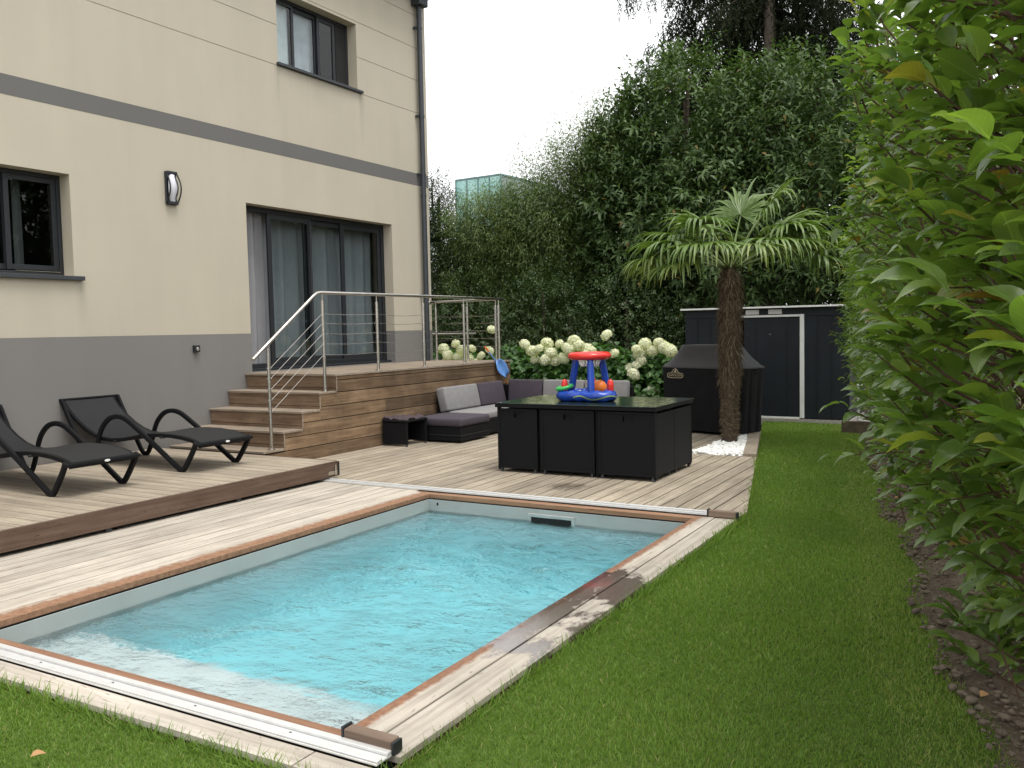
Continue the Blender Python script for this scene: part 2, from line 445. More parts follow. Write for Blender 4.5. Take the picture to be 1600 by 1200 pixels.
def ground_mat(name, cols, scale, bstr=0.8, bdist=0.03):
    m, nt, b = new_mat(name)
    p = pos(nt)
    a = noise(nt, p, scale, 8, 0.7)
    c = noise(nt, p, scale * 5, 4, 0.6)
    nt.links.new(mixc(nt, 0.4, ramp(nt, a, [(0.3, cols[0]), (0.5, cols[1]), (0.72, cols[2])]).outputs[0],
                      ramp(nt, c, [(0.3, cols[0]), (0.7, cols[2])]).outputs[0]), b.inputs['Base Color'])
    b.inputs['Roughness'].default_value = 0.95
    b.inputs['Specular IOR Level'].default_value = 0.15
    bump(nt, math_n(nt, 'ADD', a, math_n(nt, 'MULTIPLY', c, 0.4)), b, bstr, bdist)
    return m
MAT['soil'] = ground_mat("garden_soil", ((0.055, 0.040, 0.028), (0.105, 0.080, 0.057), (0.19, 0.155, 0.118)), 9)
MAT['turf'] = ground_mat("turf_base", ((0.045, 0.080, 0.014), (0.080, 0.13, 0.022), (0.12, 0.17, 0.04)), 14)
MAT['clod'] = plain("soil_clod", (0.125, 0.098, 0.070), 0.95, 0, 0.45, 25)
MAT['litter'] = plain("dry_leaf", (0.34, 0.19, 0.08), 0.8)

# ------------------------------------------------------------------ geometry helpers
def link(name, mesh, mat=None, parent=None):
    o = bpy.data.objects.new(name, mesh)
    COL.objects.link(o)
    if mat is not None and len(mesh.materials) == 0:
        mesh.materials.append(mat)
    if parent is not None:
        o.parent = parent
    return o

def empty(name, label, cat, group=None, loc=(0, 0, 0), rz=0.0):
    o = bpy.data.objects.new(name, None)
    COL.objects.link(o)
    o.empty_display_size = 0.1
    o.location = loc
    o.rotation_euler = (0, 0, rz)
    o['label'] = label
    o['category'] = cat
    if group:
        o['group'] = group
    return o

def tag(o, label, cat, group=None):
    o['label'] = label
    o['category'] = cat
    if group:
        o['group'] = group
    return o

class MB:
    def __init__(self):
        self.bm = bmesh.new()
    def box(self, x0, x1, y0, y1, z0, z1, bev=0.0, mat4=None, seg=1):
        r = bmesh.ops.create_cube(self.bm, size=1.0)
        vs = r['verts']
        for v in vs:
            v.co = Vector((x0 + (v.co.x + .5) * (x1 - x0), y0 + (v.co.y + .5) * (y1 - y0), z0 + (v.co.z + .5) * (z1 - z0)))
        es = list({e for v in vs for e in v.link_edges})
        if bev > 0:
            rr = bmesh.ops.bevel(self.bm, geom=es, offset=bev, segments=seg, affect='EDGES', profile=0.5)
            vs = list({v for f in rr['faces'] for v in f.verts} | {v for v in vs if v.is_valid})
        if mat4 is not None:
            bmesh.ops.transform(self.bm, matrix=mat4, verts=[v for v in vs if v.is_valid])
        return self
    def prism(self, poly, z0, z1):
        n = len(poly)
        b = [self.bm.verts.new((p[0], p[1], z0)) for p in poly]
        t = [self.bm.verts.new((p[0], p[1], z1)) for p in poly]
        self.bm.faces.new(t)
        self.bm.faces.new(b[::-1])
        for i in range(n):
            j = (i + 1) % n
            self.bm.faces.new((b[i], b[j], t[j], t[i]))
        return self
    def tube(self, pts, rad, seg=8, caps=True, flat=None):
        """sweep a round (or flat=(w,h) rectangular) section along points"""
        pts = [Vector(p) for p in pts]
        n = len(pts)
        rads = rad if isinstance(rad, (list, tuple)) else [rad] * n
        rings = []
        ref = None
        for i, p in enumerate(pts):
            d = (pts[min(i + 1, n - 1)] - pts[max(i - 1, 0)]).normalized()
            if ref is None:
                a = Vector((0, 0, 1)) if abs(d.z) < 0.9 else Vector((0, 1, 0))
                if flat:
                    a = Vector(flat[2])
                s = d.cross(a).normalized()
            else:
                s = (ref - d * ref.dot(d)).normalized()
            ref = s
            u = s.cross(d).normalized()
            ring = []
            if flat:
                w, h = flat[0] / 2, flat[1] / 2
                c = 0.3
                for (a_, b_) in ((1, 1 - c), (1 - c, 1), (-1 + c, 1), (-1, 1 - c), (-1, -1 + c), (-1 + c, -1), (1 - c, -1), (1, -1 + c)):
                    ring.append(self.bm.verts.new(p + s * (w * a_) + u * (h * b_)))
            else:
                for k in range(seg):
                    an = 2 * math.pi * k / seg
                    ring.append(self.bm.verts.new(p + (s * math.cos(an) + u * math.sin(an)) * rads[i]))
            rings.append(ring)
        m = len(rings[0])
        for i in range(n - 1):
            for k in range(m):
                self.bm.faces.new((rings[i][k], rings[i][(k + 1) % m], rings[i + 1][(k + 1) % m], rings[i + 1][k]))
        if caps:
            self.bm.faces.new(rings[0][::-1])
            self.bm.faces.new(rings[-1])
        return self
    def torus(self, c, R, r, n=32, m=12, mat4=None, squash=1.0):
        vs = []
        for i in range(n):
            a = 2 * math.pi * i / n
            row = []
            for j in range(m):
                b = 2 * math.pi * j / m
                v = Vector(((R + r * math.cos(b)) * math.cos(a), (R + r * math.cos(b)) * math.sin(a), r * squash * math.sin(b)))
                if mat4 is not None:
                    v = mat4 @ v
                row.append(self.bm.verts.new(v + Vector(c)))
            vs.append(row)
        for i in range(n):
            for j in range(m):
                self.bm.faces.new((vs[i][j], vs[(i + 1) % n][j], vs[(i + 1) % n][(j + 1) % m], vs[i][(j + 1) % m]))
        return self
    def lathe(self, prof, seg=16, c=(0, 0, 0)):
        rows = []
        for (r, z) in prof:
            rows.append([self.bm.verts.new((c[0] + r * math.cos(2 * math.pi * k / seg), c[1] + r * math.sin(2 * math.pi * k / seg), c[2] + z)) for k in range(seg)])
        for i in range(len(rows) - 1):
            for k in range(seg):
                self.bm.faces.new((rows[i][k], rows[i][(k + 1) % seg], rows[i + 1][(k + 1) % seg], rows[i + 1][k]))
        self.bm.faces.new(rows[0][::-1])
        self.bm.faces.new(rows[-1])
        return self
    def mesh(self, name, mat=None, smooth=False):
        bmesh.ops.recalc_face_normals(self.bm, faces=self.bm.faces)
        me = bpy.data.meshes.new(name)
        self.bm.to_mesh(me)
        self.bm.free()
        if mat is not None:
            me.materials.append(mat)
        if smooth:
            me.polygons.foreach_set('use_smooth', [True] * len(me.polygons))
            try:
                me.set_sharp_from_angle(angle=math.radians(40))
            except Exception:
                pass
        return me
    def build(self, name, mat, parent=None, smooth=False):
        return link(name, self.mesh(name, mat, smooth), None, parent)

def raw_mesh(name, verts, tris, rnd=None, mat=None, smooth=True):
    me = bpy.data.meshes.new(name)
    nv, nt_ = len(verts), len(tris)
    me.vertices.add(nv)
    me.vertices.foreach_set('co', np.ascontiguousarray(verts, dtype=np.float32).ravel())
    me.loops.add(nt_ * 3)
    me.loops.foreach_set('vertex_index', np.ascontiguousarray(tris, dtype=np.int32).ravel())
    me.polygons.add(nt_)
    me.polygons.foreach_set('loop_start', np.arange(0, nt_ * 3, 3, dtype=np.int32))
    if smooth:
        me.polygons.foreach_set('use_smooth', np.ones(nt_, dtype=bool))
    me.update()
    if rnd is not None:
        a = me.attributes.new('rnd', 'FLOAT', 'POINT')
        a.data.foreach_set('value', np.ascontiguousarray(rnd, dtype=np.float32))
    if mat is not None:
        me.materials.append(mat)
    return me

def nrm(a):
    return a / np.maximum(np.linalg.norm(a, axis=-1, keepdims=True), 1e-9)

def leaf_arrays(base, d, up, L, W, droop=0.25, segs=2, fold=0.15, peak=0.75):
    """leaf blades as triangle soup: arrays of verts, tris, and verts per leaf"""
    N = len(base)
    d = nrm(d)
    side = nrm(np.cross(d, up))
    n = nrm(np.cross(side, d))
    L = np.broadcast_to(L, (N,))[:, None]
    W = np.broadcast_to(W, (N,))[:, None]
    droop = np.broadcast_to(droop, (N,))[:, None]
    down = np.array([0, 0, -1.0])
    cols = [base]
    for k in range(1, segs):
        t = k / segs
        w = W * 0.5 * math.sin(math.pi * t ** peak)
        p = base + d * L * (t - 0.18 * t * t) + down * droop * L * t * t
        cols += [p - side * w + n * w * fold * 2, p, p + side * w + n * w * fold * 2]
    cols.append(base + d * L * 0.82 + down * droop * L)
    V = np.stack(cols, 1)
    k = V.shape[1]
    T = [(0, 1, 2), (0, 2, 3)]
    for s in range(segs - 2):
        a = 1 + 3 * s
        b = a + 3
        T += [(a, b, b + 1), (a, b + 1, a + 1), (a + 1, b + 1, b + 2), (a + 1, b + 2, a + 2)]
    a = 1 + 3 * (segs - 2)
    T += [(a, k - 1, a + 1), (a + 1, k - 1, a + 2)]
    T = np.array(T)
    tris = (T[None] + (np.arange(N) * k)[:, None, None]).reshape(-1, 3)
    return V.reshape(-1, 3), tris, k

def leaf_object(name, mat, parent, base, d, up, L, W, rnd, **kw):
    V, T, k = leaf_arrays(base, d, up, L, W, **kw)
    me = raw_mesh(name, V, T, np.repeat(rnd, k), mat)
    return link(name, me, None, parent)

def rand_dir(rng, n):
    return nrm(rng.normal(size=(n, 3)))

def crown_twigs(rng, blobs, n, shell=0.55, zmin=0.1):
    b = np.array([[*c, *r] for c, r in blobs], float)
    wt = (b[:, 3] * b[:, 4] * b[:, 5]) ** (2 / 3)
    idx = rng.choice(len(b), n, p=wt / wt.sum())
    dr = rand_dir(rng, n)
    # lumpy crown: radius follows a few random lobes
    lobes = rand_dir(rng, 26)
    lump = np.max(dr @ lobes.T, axis=1)
    rad = (shell + (1 - shell) * rng.random(n) ** 0.55) * (0.80 + 0.28 * np.clip((lump - 0.75) * 4, 0, 1))
    p = b[idx, :3] + dr * b[idx, 3:] * rad[:, None]
    out = nrm(dr / b[idx, 3:])
    keep = p[:, 2] > zmin
    return p[keep], out[keep]

def twig_leaves(rng, p, out, per, tl, upbias=0.35, rnd_amt=0.6, spread=1.0, sag=0.0):
    n = len(p)
    d = nrm(out * 0.75 + np.array([0, 0, upbias]) + rng.normal(size=(n, 3)) * rnd_amt * 0.5)
    j = np.arange(per) / max(1, per - 1)
    base = p[:, None, :] + d[:, None, :] * (tl * (j[None, :, None] - 0.3)) * (0.7 + 0.6 * rng.random((n, 1, 1)))
    ref = np.where(np.abs(d[:, 2:3]) < 0.9, np.array([[0, 0, 1.0]]), np.array([[1.0, 0, 0]]))
    a = nrm(np.cross(d, ref))
    b = np.cross(d, a)
    an = np.arange(per)[None, :] * 2.4 + rng.random((n, 1)) * 6.28
    perp = a[:, None, :] * np.cos(an)[..., None] + b[:, None, :] * np.sin(an)[..., None]
    ld = d[:, None, :] * (0.45 + 0.5 * j[None, :, None]) + perp * spread + np.array([0, 0, -sag]) + rng.normal(size=(n, per, 3)) * 0.18
    ld = nrm(ld)
    up = nrm(d[:, None, :] * 0.8 + np.array([0, 0, 0.9]) + rng.normal(size=(n, per, 3)) * 0.25)
    tone = np.clip(0.5 + rng.normal(size=(n, 1)) * 0.17 + rng.normal(size=(n, per)) * 0.14, 0, 0.93)
    return base.reshape(-1, 3), ld.reshape(-1, 3), up.reshape(-1, 3), tone.reshape(-1), d

def taper_tube(name, pts, r0, r1, mat, parent, seg=8, wob=0.0):
    pts = [Vector(p) for p in pts]
    n = len(pts)
    return MB().tube(pts, [r0 + (r1 - r0) * i / (n - 1) for i in range(n)], seg).build(name, mat, parent, True)

# ------------------------------------------------------------------ ground, lawn, soil
def edge_x(y):                       # right edge of the patio (it runs parallel to the hedge)
    return -2.0 if y < 7.5 else -2.0 - 0.2305 * (y - 7.5)
def soil_x(y):                       # edge between lawn and planting bed
    return -0.27 - 0.186 * (y - 4.5) + 0.05 * math.sin(y * 2.1) + 0.03 * math.sin(y * 5.3)

PX0, PX1, PY0, PY1 = -5.0, -2.33, 2.66, 7.035
def ground_sheet():
    mb = MB()
    xs = [-120, PX0 - 0.25, PX1 + 0.15, 120]
    ys = [-120, PY0 - 0.15, PY1 + 0.15, 200]
    for i in range(3):
        for j in range(3):
            if i == 1 and j == 1:
                continue
            mb.bm.faces.new([mb.bm.verts.new(q) for q in ((xs[i], ys[j], -0.14), (xs[i + 1], ys[j], -0.14), (xs[i + 1], ys[j + 1], -0.14), (xs[i], ys[j + 1], -0.14))])
    bmesh.ops.remove_doubles(mb.bm, verts=mb.bm.verts, dist=1e-4)
    o = mb.build("ground", MAT['soil'])
    o['kind'] = 'structure'
ground_sheet()

def lawn():
    mb = MB()
    def strip(rows):
        prev = None
        for x0, x1, y in rows:
            cur = (mb.bm.verts.new((x0, y, -0.045)), mb.bm.verts.new((x1, y, -0.045)))
            if prev:
                mb.bm.faces.new((prev[0], prev[1], cur[1], cur[0]))
            prev = cur
    strip([(-9.0, soil_x(y), y) for y in np.linspace(-3, 2.352, 20)])
    strip([(edge_x(y) - 0.005, soil_x(y), y) for y in np.linspace(2.352, 15.02, 60)])
    bmesh.ops.remove_doubles(mb.bm, verts=mb.bm.verts, dist=1e-4)
    o = mb.build("lawn", MAT['turf'])
    o['kind'] = 'structure'
lawn()

def grass():
    rng = np.random.default_rng(3)
    P = []
    def zone(x0, x1, y0, y1, dens, cond):
        n = int((x1 - x0) * (y1 - y0) * dens)
        q = np.c_[rng.uniform(x0, x1, n), rng.uniform(y0, y1, n)]
        P.append(np.array([a for a in q if cond(a[0], a[1])]))
    rc = lambda x, y: edge_x(y) + 0.002 < x < soil_x(y) + 0.10 * rng.random() - 0.02 and (x - 0.05) / max(y, .1) < 0.02
    zone(-2.0, 0.1, 2.3, 5.0, 13000, rc)
    zone(-2.1, 0.0, 5.0, 8.0, 9000, rc)
    zone(-3.7, -0.3, 8.0, 15.0, 4600, rc)
    zone(-4.9, -1.0, 1.5, 2.345, 13000, lambda x, y: y < 2.345 and x < 0.0 and y > 1.45)
    zone(-2.0, -0.3, 1.9, 2.35, 6000, lambda x, y: True)
    # straggling taller blades along the board edges
    e1 = np.c_[rng.uniform(-5.2, -2.0, 900), 2.345 - np.abs(rng.normal(0, 0.02, 900))]
    e2 = np.c_[-1.99 + np.abs(rng.normal(0, 0.02, 1300)), rng.uniform(2.3, 7.5, 1300)]
    ye = rng.uniform(7.5, 10.6, 500)
    e3 = np.c_[np.array([edge_x(y) for y in ye]) + 0.01 + np.abs(rng.normal(0, 0.015, 500)), ye]
    ne = len(e1) + len(e2) + len(e3)
    P += [e1, e2, e3]
    p = np.concatenate(P)
    n = len(p)
    dist = np.hypot(p[:, 0], p[:, 1])
    h = rng.uniform(0.014, 0.034, n)
    h[-ne:] = rng.uniform(0.05, 0.11, ne)
    patch = np.sin(p[:, 0] * 3.1 + 1.3 * np.sin(p[:, 1] * 1.7)) * np.sin(p[:, 1] * 2.3 + 1.1 * np.sin(p[:, 0] * 2.9))
    h *= 1 + 0.18 * patch
    w = 0.0017 + 0.00055 * np.clip(dist - 2.5, 0, 12)
    base = np.c_[p, np.full(n, -0.047)]
    d = np.c_[rng.normal(0, 0.42, n), rng.normal(0, 0.42, n), np.ones(n)]
    d[-ne:, :2] *= 1.2
    az = rng.uniform(0, 6.28, n)
    up = np.c_[np.cos(az), np.sin(az), np.zeros(n)]
    rnd = np.clip(0.50 + 0.16 * patch + rng.normal(0, 0.17, n), 0, 0.92)
    dry = rng.random(n) < 0.035
    rnd[dry] = 1.0
    # worn thin strip along the soil
    sx = np.array([soil_x(y) for y in p[:, 1]])
    worn = (p[:, 0] > sx - 0.35) & (rng.random(n) < 0.28) & (p[:, 1] > 2.3)
    rnd[worn] = 0.97
    N = n
    side = nrm(np.cross(nrm(d), up))
    dn = nrm(d)
    bend = rng.uniform(0.0, 0.45, n)[:, None] * np.c_[np.cos(az), np.sin(az), np.zeros(n)]
    m1 = base + dn * (h * 0.55)[:, None] + bend * (h * 0.25)[:, None]
    tp = base + dn * h[:, None] + bend * (h * 0.9)[:, None]
    V = np.stack([base - side * w[:, None], base + side * w[:, None], m1 - side * (w * .75)[:, None], m1 + side * (w * .75)[:, None], tp], 1).reshape(-1, 3)
    T = np.array([(0, 1, 3), (0, 3, 2), (2, 3, 4)])
    tris = (T[None] + (np.arange(N) * 5)[:, None, None]).reshape(-1, 3)
    o = link("grass", raw_mesh("grass", V, tris, np.repeat(rnd, 5), MAT['grass']))
    o['kind'] = 'stuff'
grass()

def soil_bed():
    rng = np.random.default_rng(5)
    ys = np.linspace(1.2, 15.4, 150)
    nx = 26
    V = []
    for y in ys:
        for k in range(nx):
            x = soil_x(y) - 0.03 + (k / (nx - 1)) * 1.9
            h = 0.02 * math.sin(x * 13 + y * 7) + 0.018 * math.sin(x * 29 - y * 23) + rng.normal(0, 0.012)
            ed = min(1, k / 4)
            V.append((x, y, -0.055 + ed * (0.02 + h) + 0.03 * ed))
    T = []
    for i in range(len(ys) - 1):
        for k in range(nx - 1):
            a = i * nx + k
            T += [(a, a + 1, a + nx + 1), (a, a + nx + 1, a + nx)]
    o = link("garden_soil", raw_mesh("garden_soil", np.array(V), np.array(T), None, MAT['soil']))
    o['kind'] = 'structure'
    # clods and stones
    ico = bmesh.new()
    bmesh.ops.create_icosphere(ico, subdivisions=1, radius=1)
    iv = np.array([v.co[:] for v in ico.verts]); it = np.array([[v.index for v in f.verts] for f in ico.faces])
    ico.free()
    n = 5200
    y = 2.2 + 11 * rng.random(n) ** 1.5
    x = np.array([soil_x(a) for a in y]) + rng.random(n) ** 1.2 * 0.9 - 0.03
    s = 0.004 + 0.020 * rng.random(n) ** 4
    jit = 1 + rng.normal(0, 0.33, (n, len(iv), 1))
    V = (iv[None] * jit * s[:, None, None] * np.array([1.1, 1, 0.75])) + np.c_[x, y, np.full(n, -0.012)][:, None, :]
    tris = (it[None] + (np.arange(n) * len(iv))[:, None, None]).reshape(-1, 3)
    o = link("soil_clods", raw_mesh("soil_clods", V.reshape(-1, 3), tris, None, MAT['clod'], False))
    o['kind'] = 'stuff'
soil_bed()

# ------------------------------------------------------------------ pool
pool = empty("swimming_pool", "small rectangular swimming pool with grey liner set into the timber deck", "swimming pool", loc=(PX0, PY0, 0))
def rel(o, root):
    o.parent = root
    o.matrix_parent_inverse = Matrix.Translation(root.location).inverted() if root.rotation_euler.z == 0 else root.matrix_basis.inverted()
    return o
def basin():
    mb = MB()
    zb, zt = -1.22, -0.045
    a = [(PX0, PY0), (PX1, PY0), (PX1, PY1), (PX0, PY1)]
    bt = [mb.bm.verts.new((x, y, zb)) for x, y in a]
    tp = [mb.bm.verts.new((x, y, zt)) for x, y in a]
    mb.bm.faces.new(bt)
    for i in range(4):
        j = (i + 1) % 4
        mb.bm.faces.new((bt[i], bt[j], tp[j], tp[i]))
    o = mb.build("basin", MAT['liner'])
    for p in o.data.polygons:
        pass
    rel(o, pool)
    mb = MB()
    mb.box(PX0 + 0.003, PX1 - 0.003, PY0 + 0.003, PY0 + 0.66, -1.21, -0.30, 0.02)
    rel(mb.build("pool_step", plain("pool_step", (0.80, 0.87, 0.88), 0.5, 0, 0.02)), pool)
    # strip of the same liner, darkened in its colour for shade below the coping
    for (a0, b0, a1, b1) in ((PX0 + .001, PY0 + .001, PX0 + .005, PY1 - .001), (PX1 - .005, PY0 + .001, PX1 - .001, PY1 - .001), (PX0 + .006, PY1 - .005, PX1 - .006, PY1 - .001), (PX0 + .006, PY0 + .001, PX1 - .006, PY0 + .0028)):
        rel(MB().box(a0, a1, b0, b1, -0.24, -0.046).build("shaded_liner_band", MAT['linershade']), pool)
    # skimmer in the far wall
    mb = MB()
    x0, x1, z0, z1, y = -3.88, -3.41, -0.26, -0.085, PY1 - 0.004
    mb.box(x0, x1, y - 0.018, y - 0.002, z1 - 0.03, z1, 0.003)
    mb.box(x0, x1, y - 0.018, y - 0.002, z0, z0 + 0.03, 0.003)
    mb.box(x0, x0 + 0.03, y - 0.017, y - 0.003, z0 + 0.03, z1 - 0.03)
    mb.box(x1 - 0.03, x1, y - 0.017, y - 0.003, z0 + 0.03, z1 - 0.03)
    sk = mb.build("skimmer", MAT['skimmer'])
    rel(sk, pool)
    f = MB().box(x0 + 0.03, x1 - 0.03, y - 0.009, y - 0.003, z0 + 0.03, z1 - 0.03).build("flap", MAT['dark'])
    f.parent = sk
    # small round fitting in the corner
    m = MB()
    m.box(PX0 + 0.1, PX0 + 0.118, PY1 - 0.012, PY1 - 0.002, -0.098, -0.07, 0.003)
    rel(m.build("fitting", MAT['dark']), pool)
    # coping boards (mitred)
    def board(name, poly, mat):
        rel(MB().prism(poly, -0.032, 0.004).build(name, mat), pool)
    cw = 0.235
    board("coping_board", [(PX0 - cw, PY0 + 0.0), (PX0, PY0 + 0.0), (PX0, PY1), (PX0 - cw, PY1 + 0.10)], MAT['copL'])
    board("coping_board", [(PX0 + .0, PY1 + .002), (PX1, PY1 + .002), (PX1 + 0.1, PY1 + 0.10), (PX0 - cw + .006, PY1 + 0.10)], MAT['copF'])
    board("coping_board", [(PX1, PY0 + .002), (PX1 + 0.155, PY0 + .002), (PX1 + 0.155, PY1 + 0.10), (PX1 + 0.104, PY1 + 0.10), (PX1, PY1)], MAT['copR'])
    board("coping_board", [(PX0 - 0.6, PY0 - 0.075), (PX1 + 0.12, PY0 - 0.075), (PX1 + 0.12, PY0 - .002), (PX0 - 0.6, PY0 - .002)], MAT['copN'])
basin()

def water():
    nx, ny = 170, 270
    e = 0.012
    rng = np.random.default_rng(2)
    X, Y = np.meshgrid(np.linspace(PX0 - e, PX1 + e, nx), np.linspace(PY0 - e, PY1 + e, ny), indexing='ij')
    Z = np.full_like(X, -0.152)
    for _ in range(46):
        k = 13 + 40 * rng.random() ** 1.8
        a = rng.normal(1.2, 0.9)
        Z += 0.042 / k * np.sin(k * (X * math.cos(a) + Y * math.sin(a)) + rng.uniform(0, 6.28))
    # ripples run out from the jet near the far end, fading towards the near step
    amp = 0.22 + 1.0 * np.clip((Y - 3.2) / 3.0, 0, 1) * (0.45 + 0.55 * np.clip((X - PX0) / 1.6, 0, 1)) + 0.12 * np.sin(X * 2.3 + Y * 1.7)
    edge = np.minimum.reduce([X - PX0, PX1 - X, Y - PY0, PY1 - Y])
    amp = amp * np.clip(edge / 0.30, 0.12, 1)
    Z = -0.152 + (Z + 0.152) * amp
    V = np.c_[X.ravel(), Y.ravel(), Z.ravel()]
    T = []
    idx = np.arange(nx * ny).reshape(nx, ny)
    a, b, c, d = idx[:-1, :-1].ravel(), idx[1:, :-1].ravel(), idx[1:, 1:].ravel(), idx[:-1, 1:].ravel()
    T = np.r_[np.c_[a, b, c], np.c_[a, c, d]]
    # sides and bottom, hidden behind the liner, close the body of water
    bz = -1.24
    nb = len(V)
    cor = [idx[0, 0], idx[-1, 0], idx[-1, -1], idx[0, -1]]
    bv = V[cor].copy(); bv[:, 2] = bz
    V = np.r_[V, bv]
    ex = []
    edges = [(idx[:, 0], 0, 1), (idx[-1, :], 1, 2), (idx[::-1, -1], 2, 3), (idx[0, ::-1], 3, 0)]
    for run, i, j in edges:
        for q in range(len(run) - 1):
            ex.append((run[q + 1], run[q], nb + i))
        ex.append((run[-1], nb + i, nb + j))
    ex += [(nb, nb + 2, nb + 1), (nb, nb + 3, nb + 2)]
    o = link("pool_water", raw_mesh("pool_water", V, np.r_[T, np.array(ex)], None, MAT['water']))
    o['kind'] = 'structure'
water()

# ------------------------------------------------------------------ timber decks
def clip(poly, a, b, c):
    """keep the part of a polygon where a*x + b*y <= c"""
    out = []
    n = len(poly)
    for i in range(n):
        p, q = poly[i], poly[(i + 1) % n]
        fp, fq = a * p[0] + b * p[1] - c, a * q[0] + b * q[1] - c
        if fp <= 0:
            out.append(p)
        if fp * fq < 0:
            t = fp / (fp - fq)
            out.append((p[0] + t * (q[0] - p[0]), p[1] + t * (q[1] - p[1])))
    return out

def make_deck():
    mb = MB()
    # dark joists and void below the boards, with the pool left open
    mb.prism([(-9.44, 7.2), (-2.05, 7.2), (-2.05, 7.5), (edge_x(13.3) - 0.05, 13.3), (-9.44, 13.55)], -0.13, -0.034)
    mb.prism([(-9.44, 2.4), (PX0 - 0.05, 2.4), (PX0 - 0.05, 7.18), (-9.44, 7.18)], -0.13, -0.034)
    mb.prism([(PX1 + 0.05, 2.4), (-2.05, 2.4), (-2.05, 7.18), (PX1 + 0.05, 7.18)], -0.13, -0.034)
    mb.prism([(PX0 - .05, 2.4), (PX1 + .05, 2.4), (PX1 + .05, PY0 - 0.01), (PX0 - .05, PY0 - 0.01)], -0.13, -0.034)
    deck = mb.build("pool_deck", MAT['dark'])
    deck['kind'] = 'structure'
    def plank(poly, mat, z=0.0):
        if len(poly) >= 3:
            MB().prism(poly, z - 0.026, z).build("plank", mat, deck)
    gap = 0.011
    # strip left of the pool
    x = PX0 - 0.235 - 0.001
    while x > -7.0:
        plank([(x - 0.142 + gap, 2.60), (x, 2.60), (x, 7.195), (x - 0.142 + gap, 7.195)], MAT['plankL'])
        x -= 0.142
    # patio, boards running away from the pool and cut off along the hedge side
    p = 0.158
    x = -2.13
    bx0, by0, by1 = -3.56, 10.66, 12.7
    a, c = 0.2305, -2.0 + 0.2305 * 7.5
    k = 0
    while x > -7.79:
        x0 = max(x - p + 0.0155, -7.785)
        segs = [(7.296, 13.5)]
        xc = x - p / 2
        if xc > bx0 and x0 < -2.6:
            segs = [(7.296, by0), (by1, 13.5)]
        for (y0, y1) in segs:
            # split some boards with a butt joint
            cuts = [y0, y1]
            if y1 - y0 > 4 and k % 2 == 0:
                cuts = [y0, 9.3 + (k * 0.83) % 2.7, y1]
            for u, v in zip(cuts[:-1], cuts[1:]):
                poly = clip([(x0, u + .0015), (x, u + .0015), (x, v - .0015), (x0, v - .0015)], 1, a, c - (0.17 if u > by0 else 0.0))
                plank(poly, MAT['plankP'])
        x -= p
        k += 1
    # last board by the lawn
    plank([(-2.122, 7.296), (-2.0, 7.296), (-2.0, 7.5), (-2.122, 8.02)], MAT['plankP'])
    # boards right of the pool and in front of it
    plank([(PX1 + 0.163, PY0 - 0.075), (-2.0, PY0 - 0.075), (-2.0, 7.205), (PX1 + 0.163, 7.205)], MAT['plankR'])
    plank([(-7.2, 2.352), (-2.33, 2.352), (-2.33, 2.478), (-7.2, 2.478)], MAT['plankN'], -0.004)
    plank([(-2.322, 2.352), (-2.0, 2.352), (-2.0, 2.478), (-2.322, 2.478)], MAT['plankN'], -0.004)
    # kerb board along the palm bed
    kb = MB()
    y0, y1 = 10.66, 13.45
    kb.prism([(edge_x(y0) - 0.16, y0), (edge_x(y0), y0), (edge_x(y1), y1), (edge_x(y1) - 0.16, y1)], -0.06, 0.035)
    kb.build("edging_board", MAT['plankP'], deck)
    # side boards facing the lawn
    MB().box(-2.012, -2.004, 2.36, 7.5, -0.12, -0.03).build("edge_board", MAT['fascia'], deck)
    MB().box(-7.2, -2.013, 2.357, 2.365, -0.12, -0.032).build("edge_board", MAT['fascia'], deck)
make_deck()

# aluminium rails the sliding deck rolls on
def rail(y, x0, x1, label):
    o = empty("guide_rail", label, "rail", "aluminium rails of the sliding deck", (x0, y, 0))
    def prof(dy0, dy1, z0, z1, nm):
        MB().box(0, x1 - x0, dy0, dy1, z0, z1, 0.002).build(nm, MAT['alu'], o)
    prof(-0.05, 0.05, 0.002, 0.012, "base_strip")
    prof(0.016, 0.046, 0.0125, 0.026, "ridge")
    prof(-0.046, -0.016, 0.0125, 0.020, "ridge")
    for k in range(int((x1 - x0) / 0.55)):
        MB().lathe([(0.006, 0), (0.006, 0.003), (0.003, 0.004)], 8, (0.3 + k * 0.55, -0.005, 0.012)).build("screw", MAT['zinc'], o)
rail(7.242, -6.6, -2.245, "long white aluminium rail across the deck at the far end of the pool")
rail(2.532, -7.2, -2.03, "white grooved aluminium rail in front of the near pool edge by the grass")
def stop(x0, x1, y, label):
    o = empty("rail_stop", label, "rail stop", "wooden stops of the rails", (x0, y, 0))
    MB().box(0.012, x1 - x0 - 0.012, -0.028, 0.028, 0.006, 0.060, 0.004).build("block", MAT['stop'], o)
    MB().box(0, 0.0115, -0.029, 0.029, 0.006, 0.068, 0.002).build("end_plate", MAT['anth'], o)
    MB().box(x1 - x0 - 0.0115, x1 - x0, -0.029, 0.029, 0.006, 0.054, 0.002).build("end_plate", MAT['anth'], o)
stop(-2.240, -1.985, 7.165, "weathered wooden stop with dark ends at the far right pool corner")
stop(-2.275, -2.02, 2.60, "weathered wooden stop with dark ends at the near pool corner")

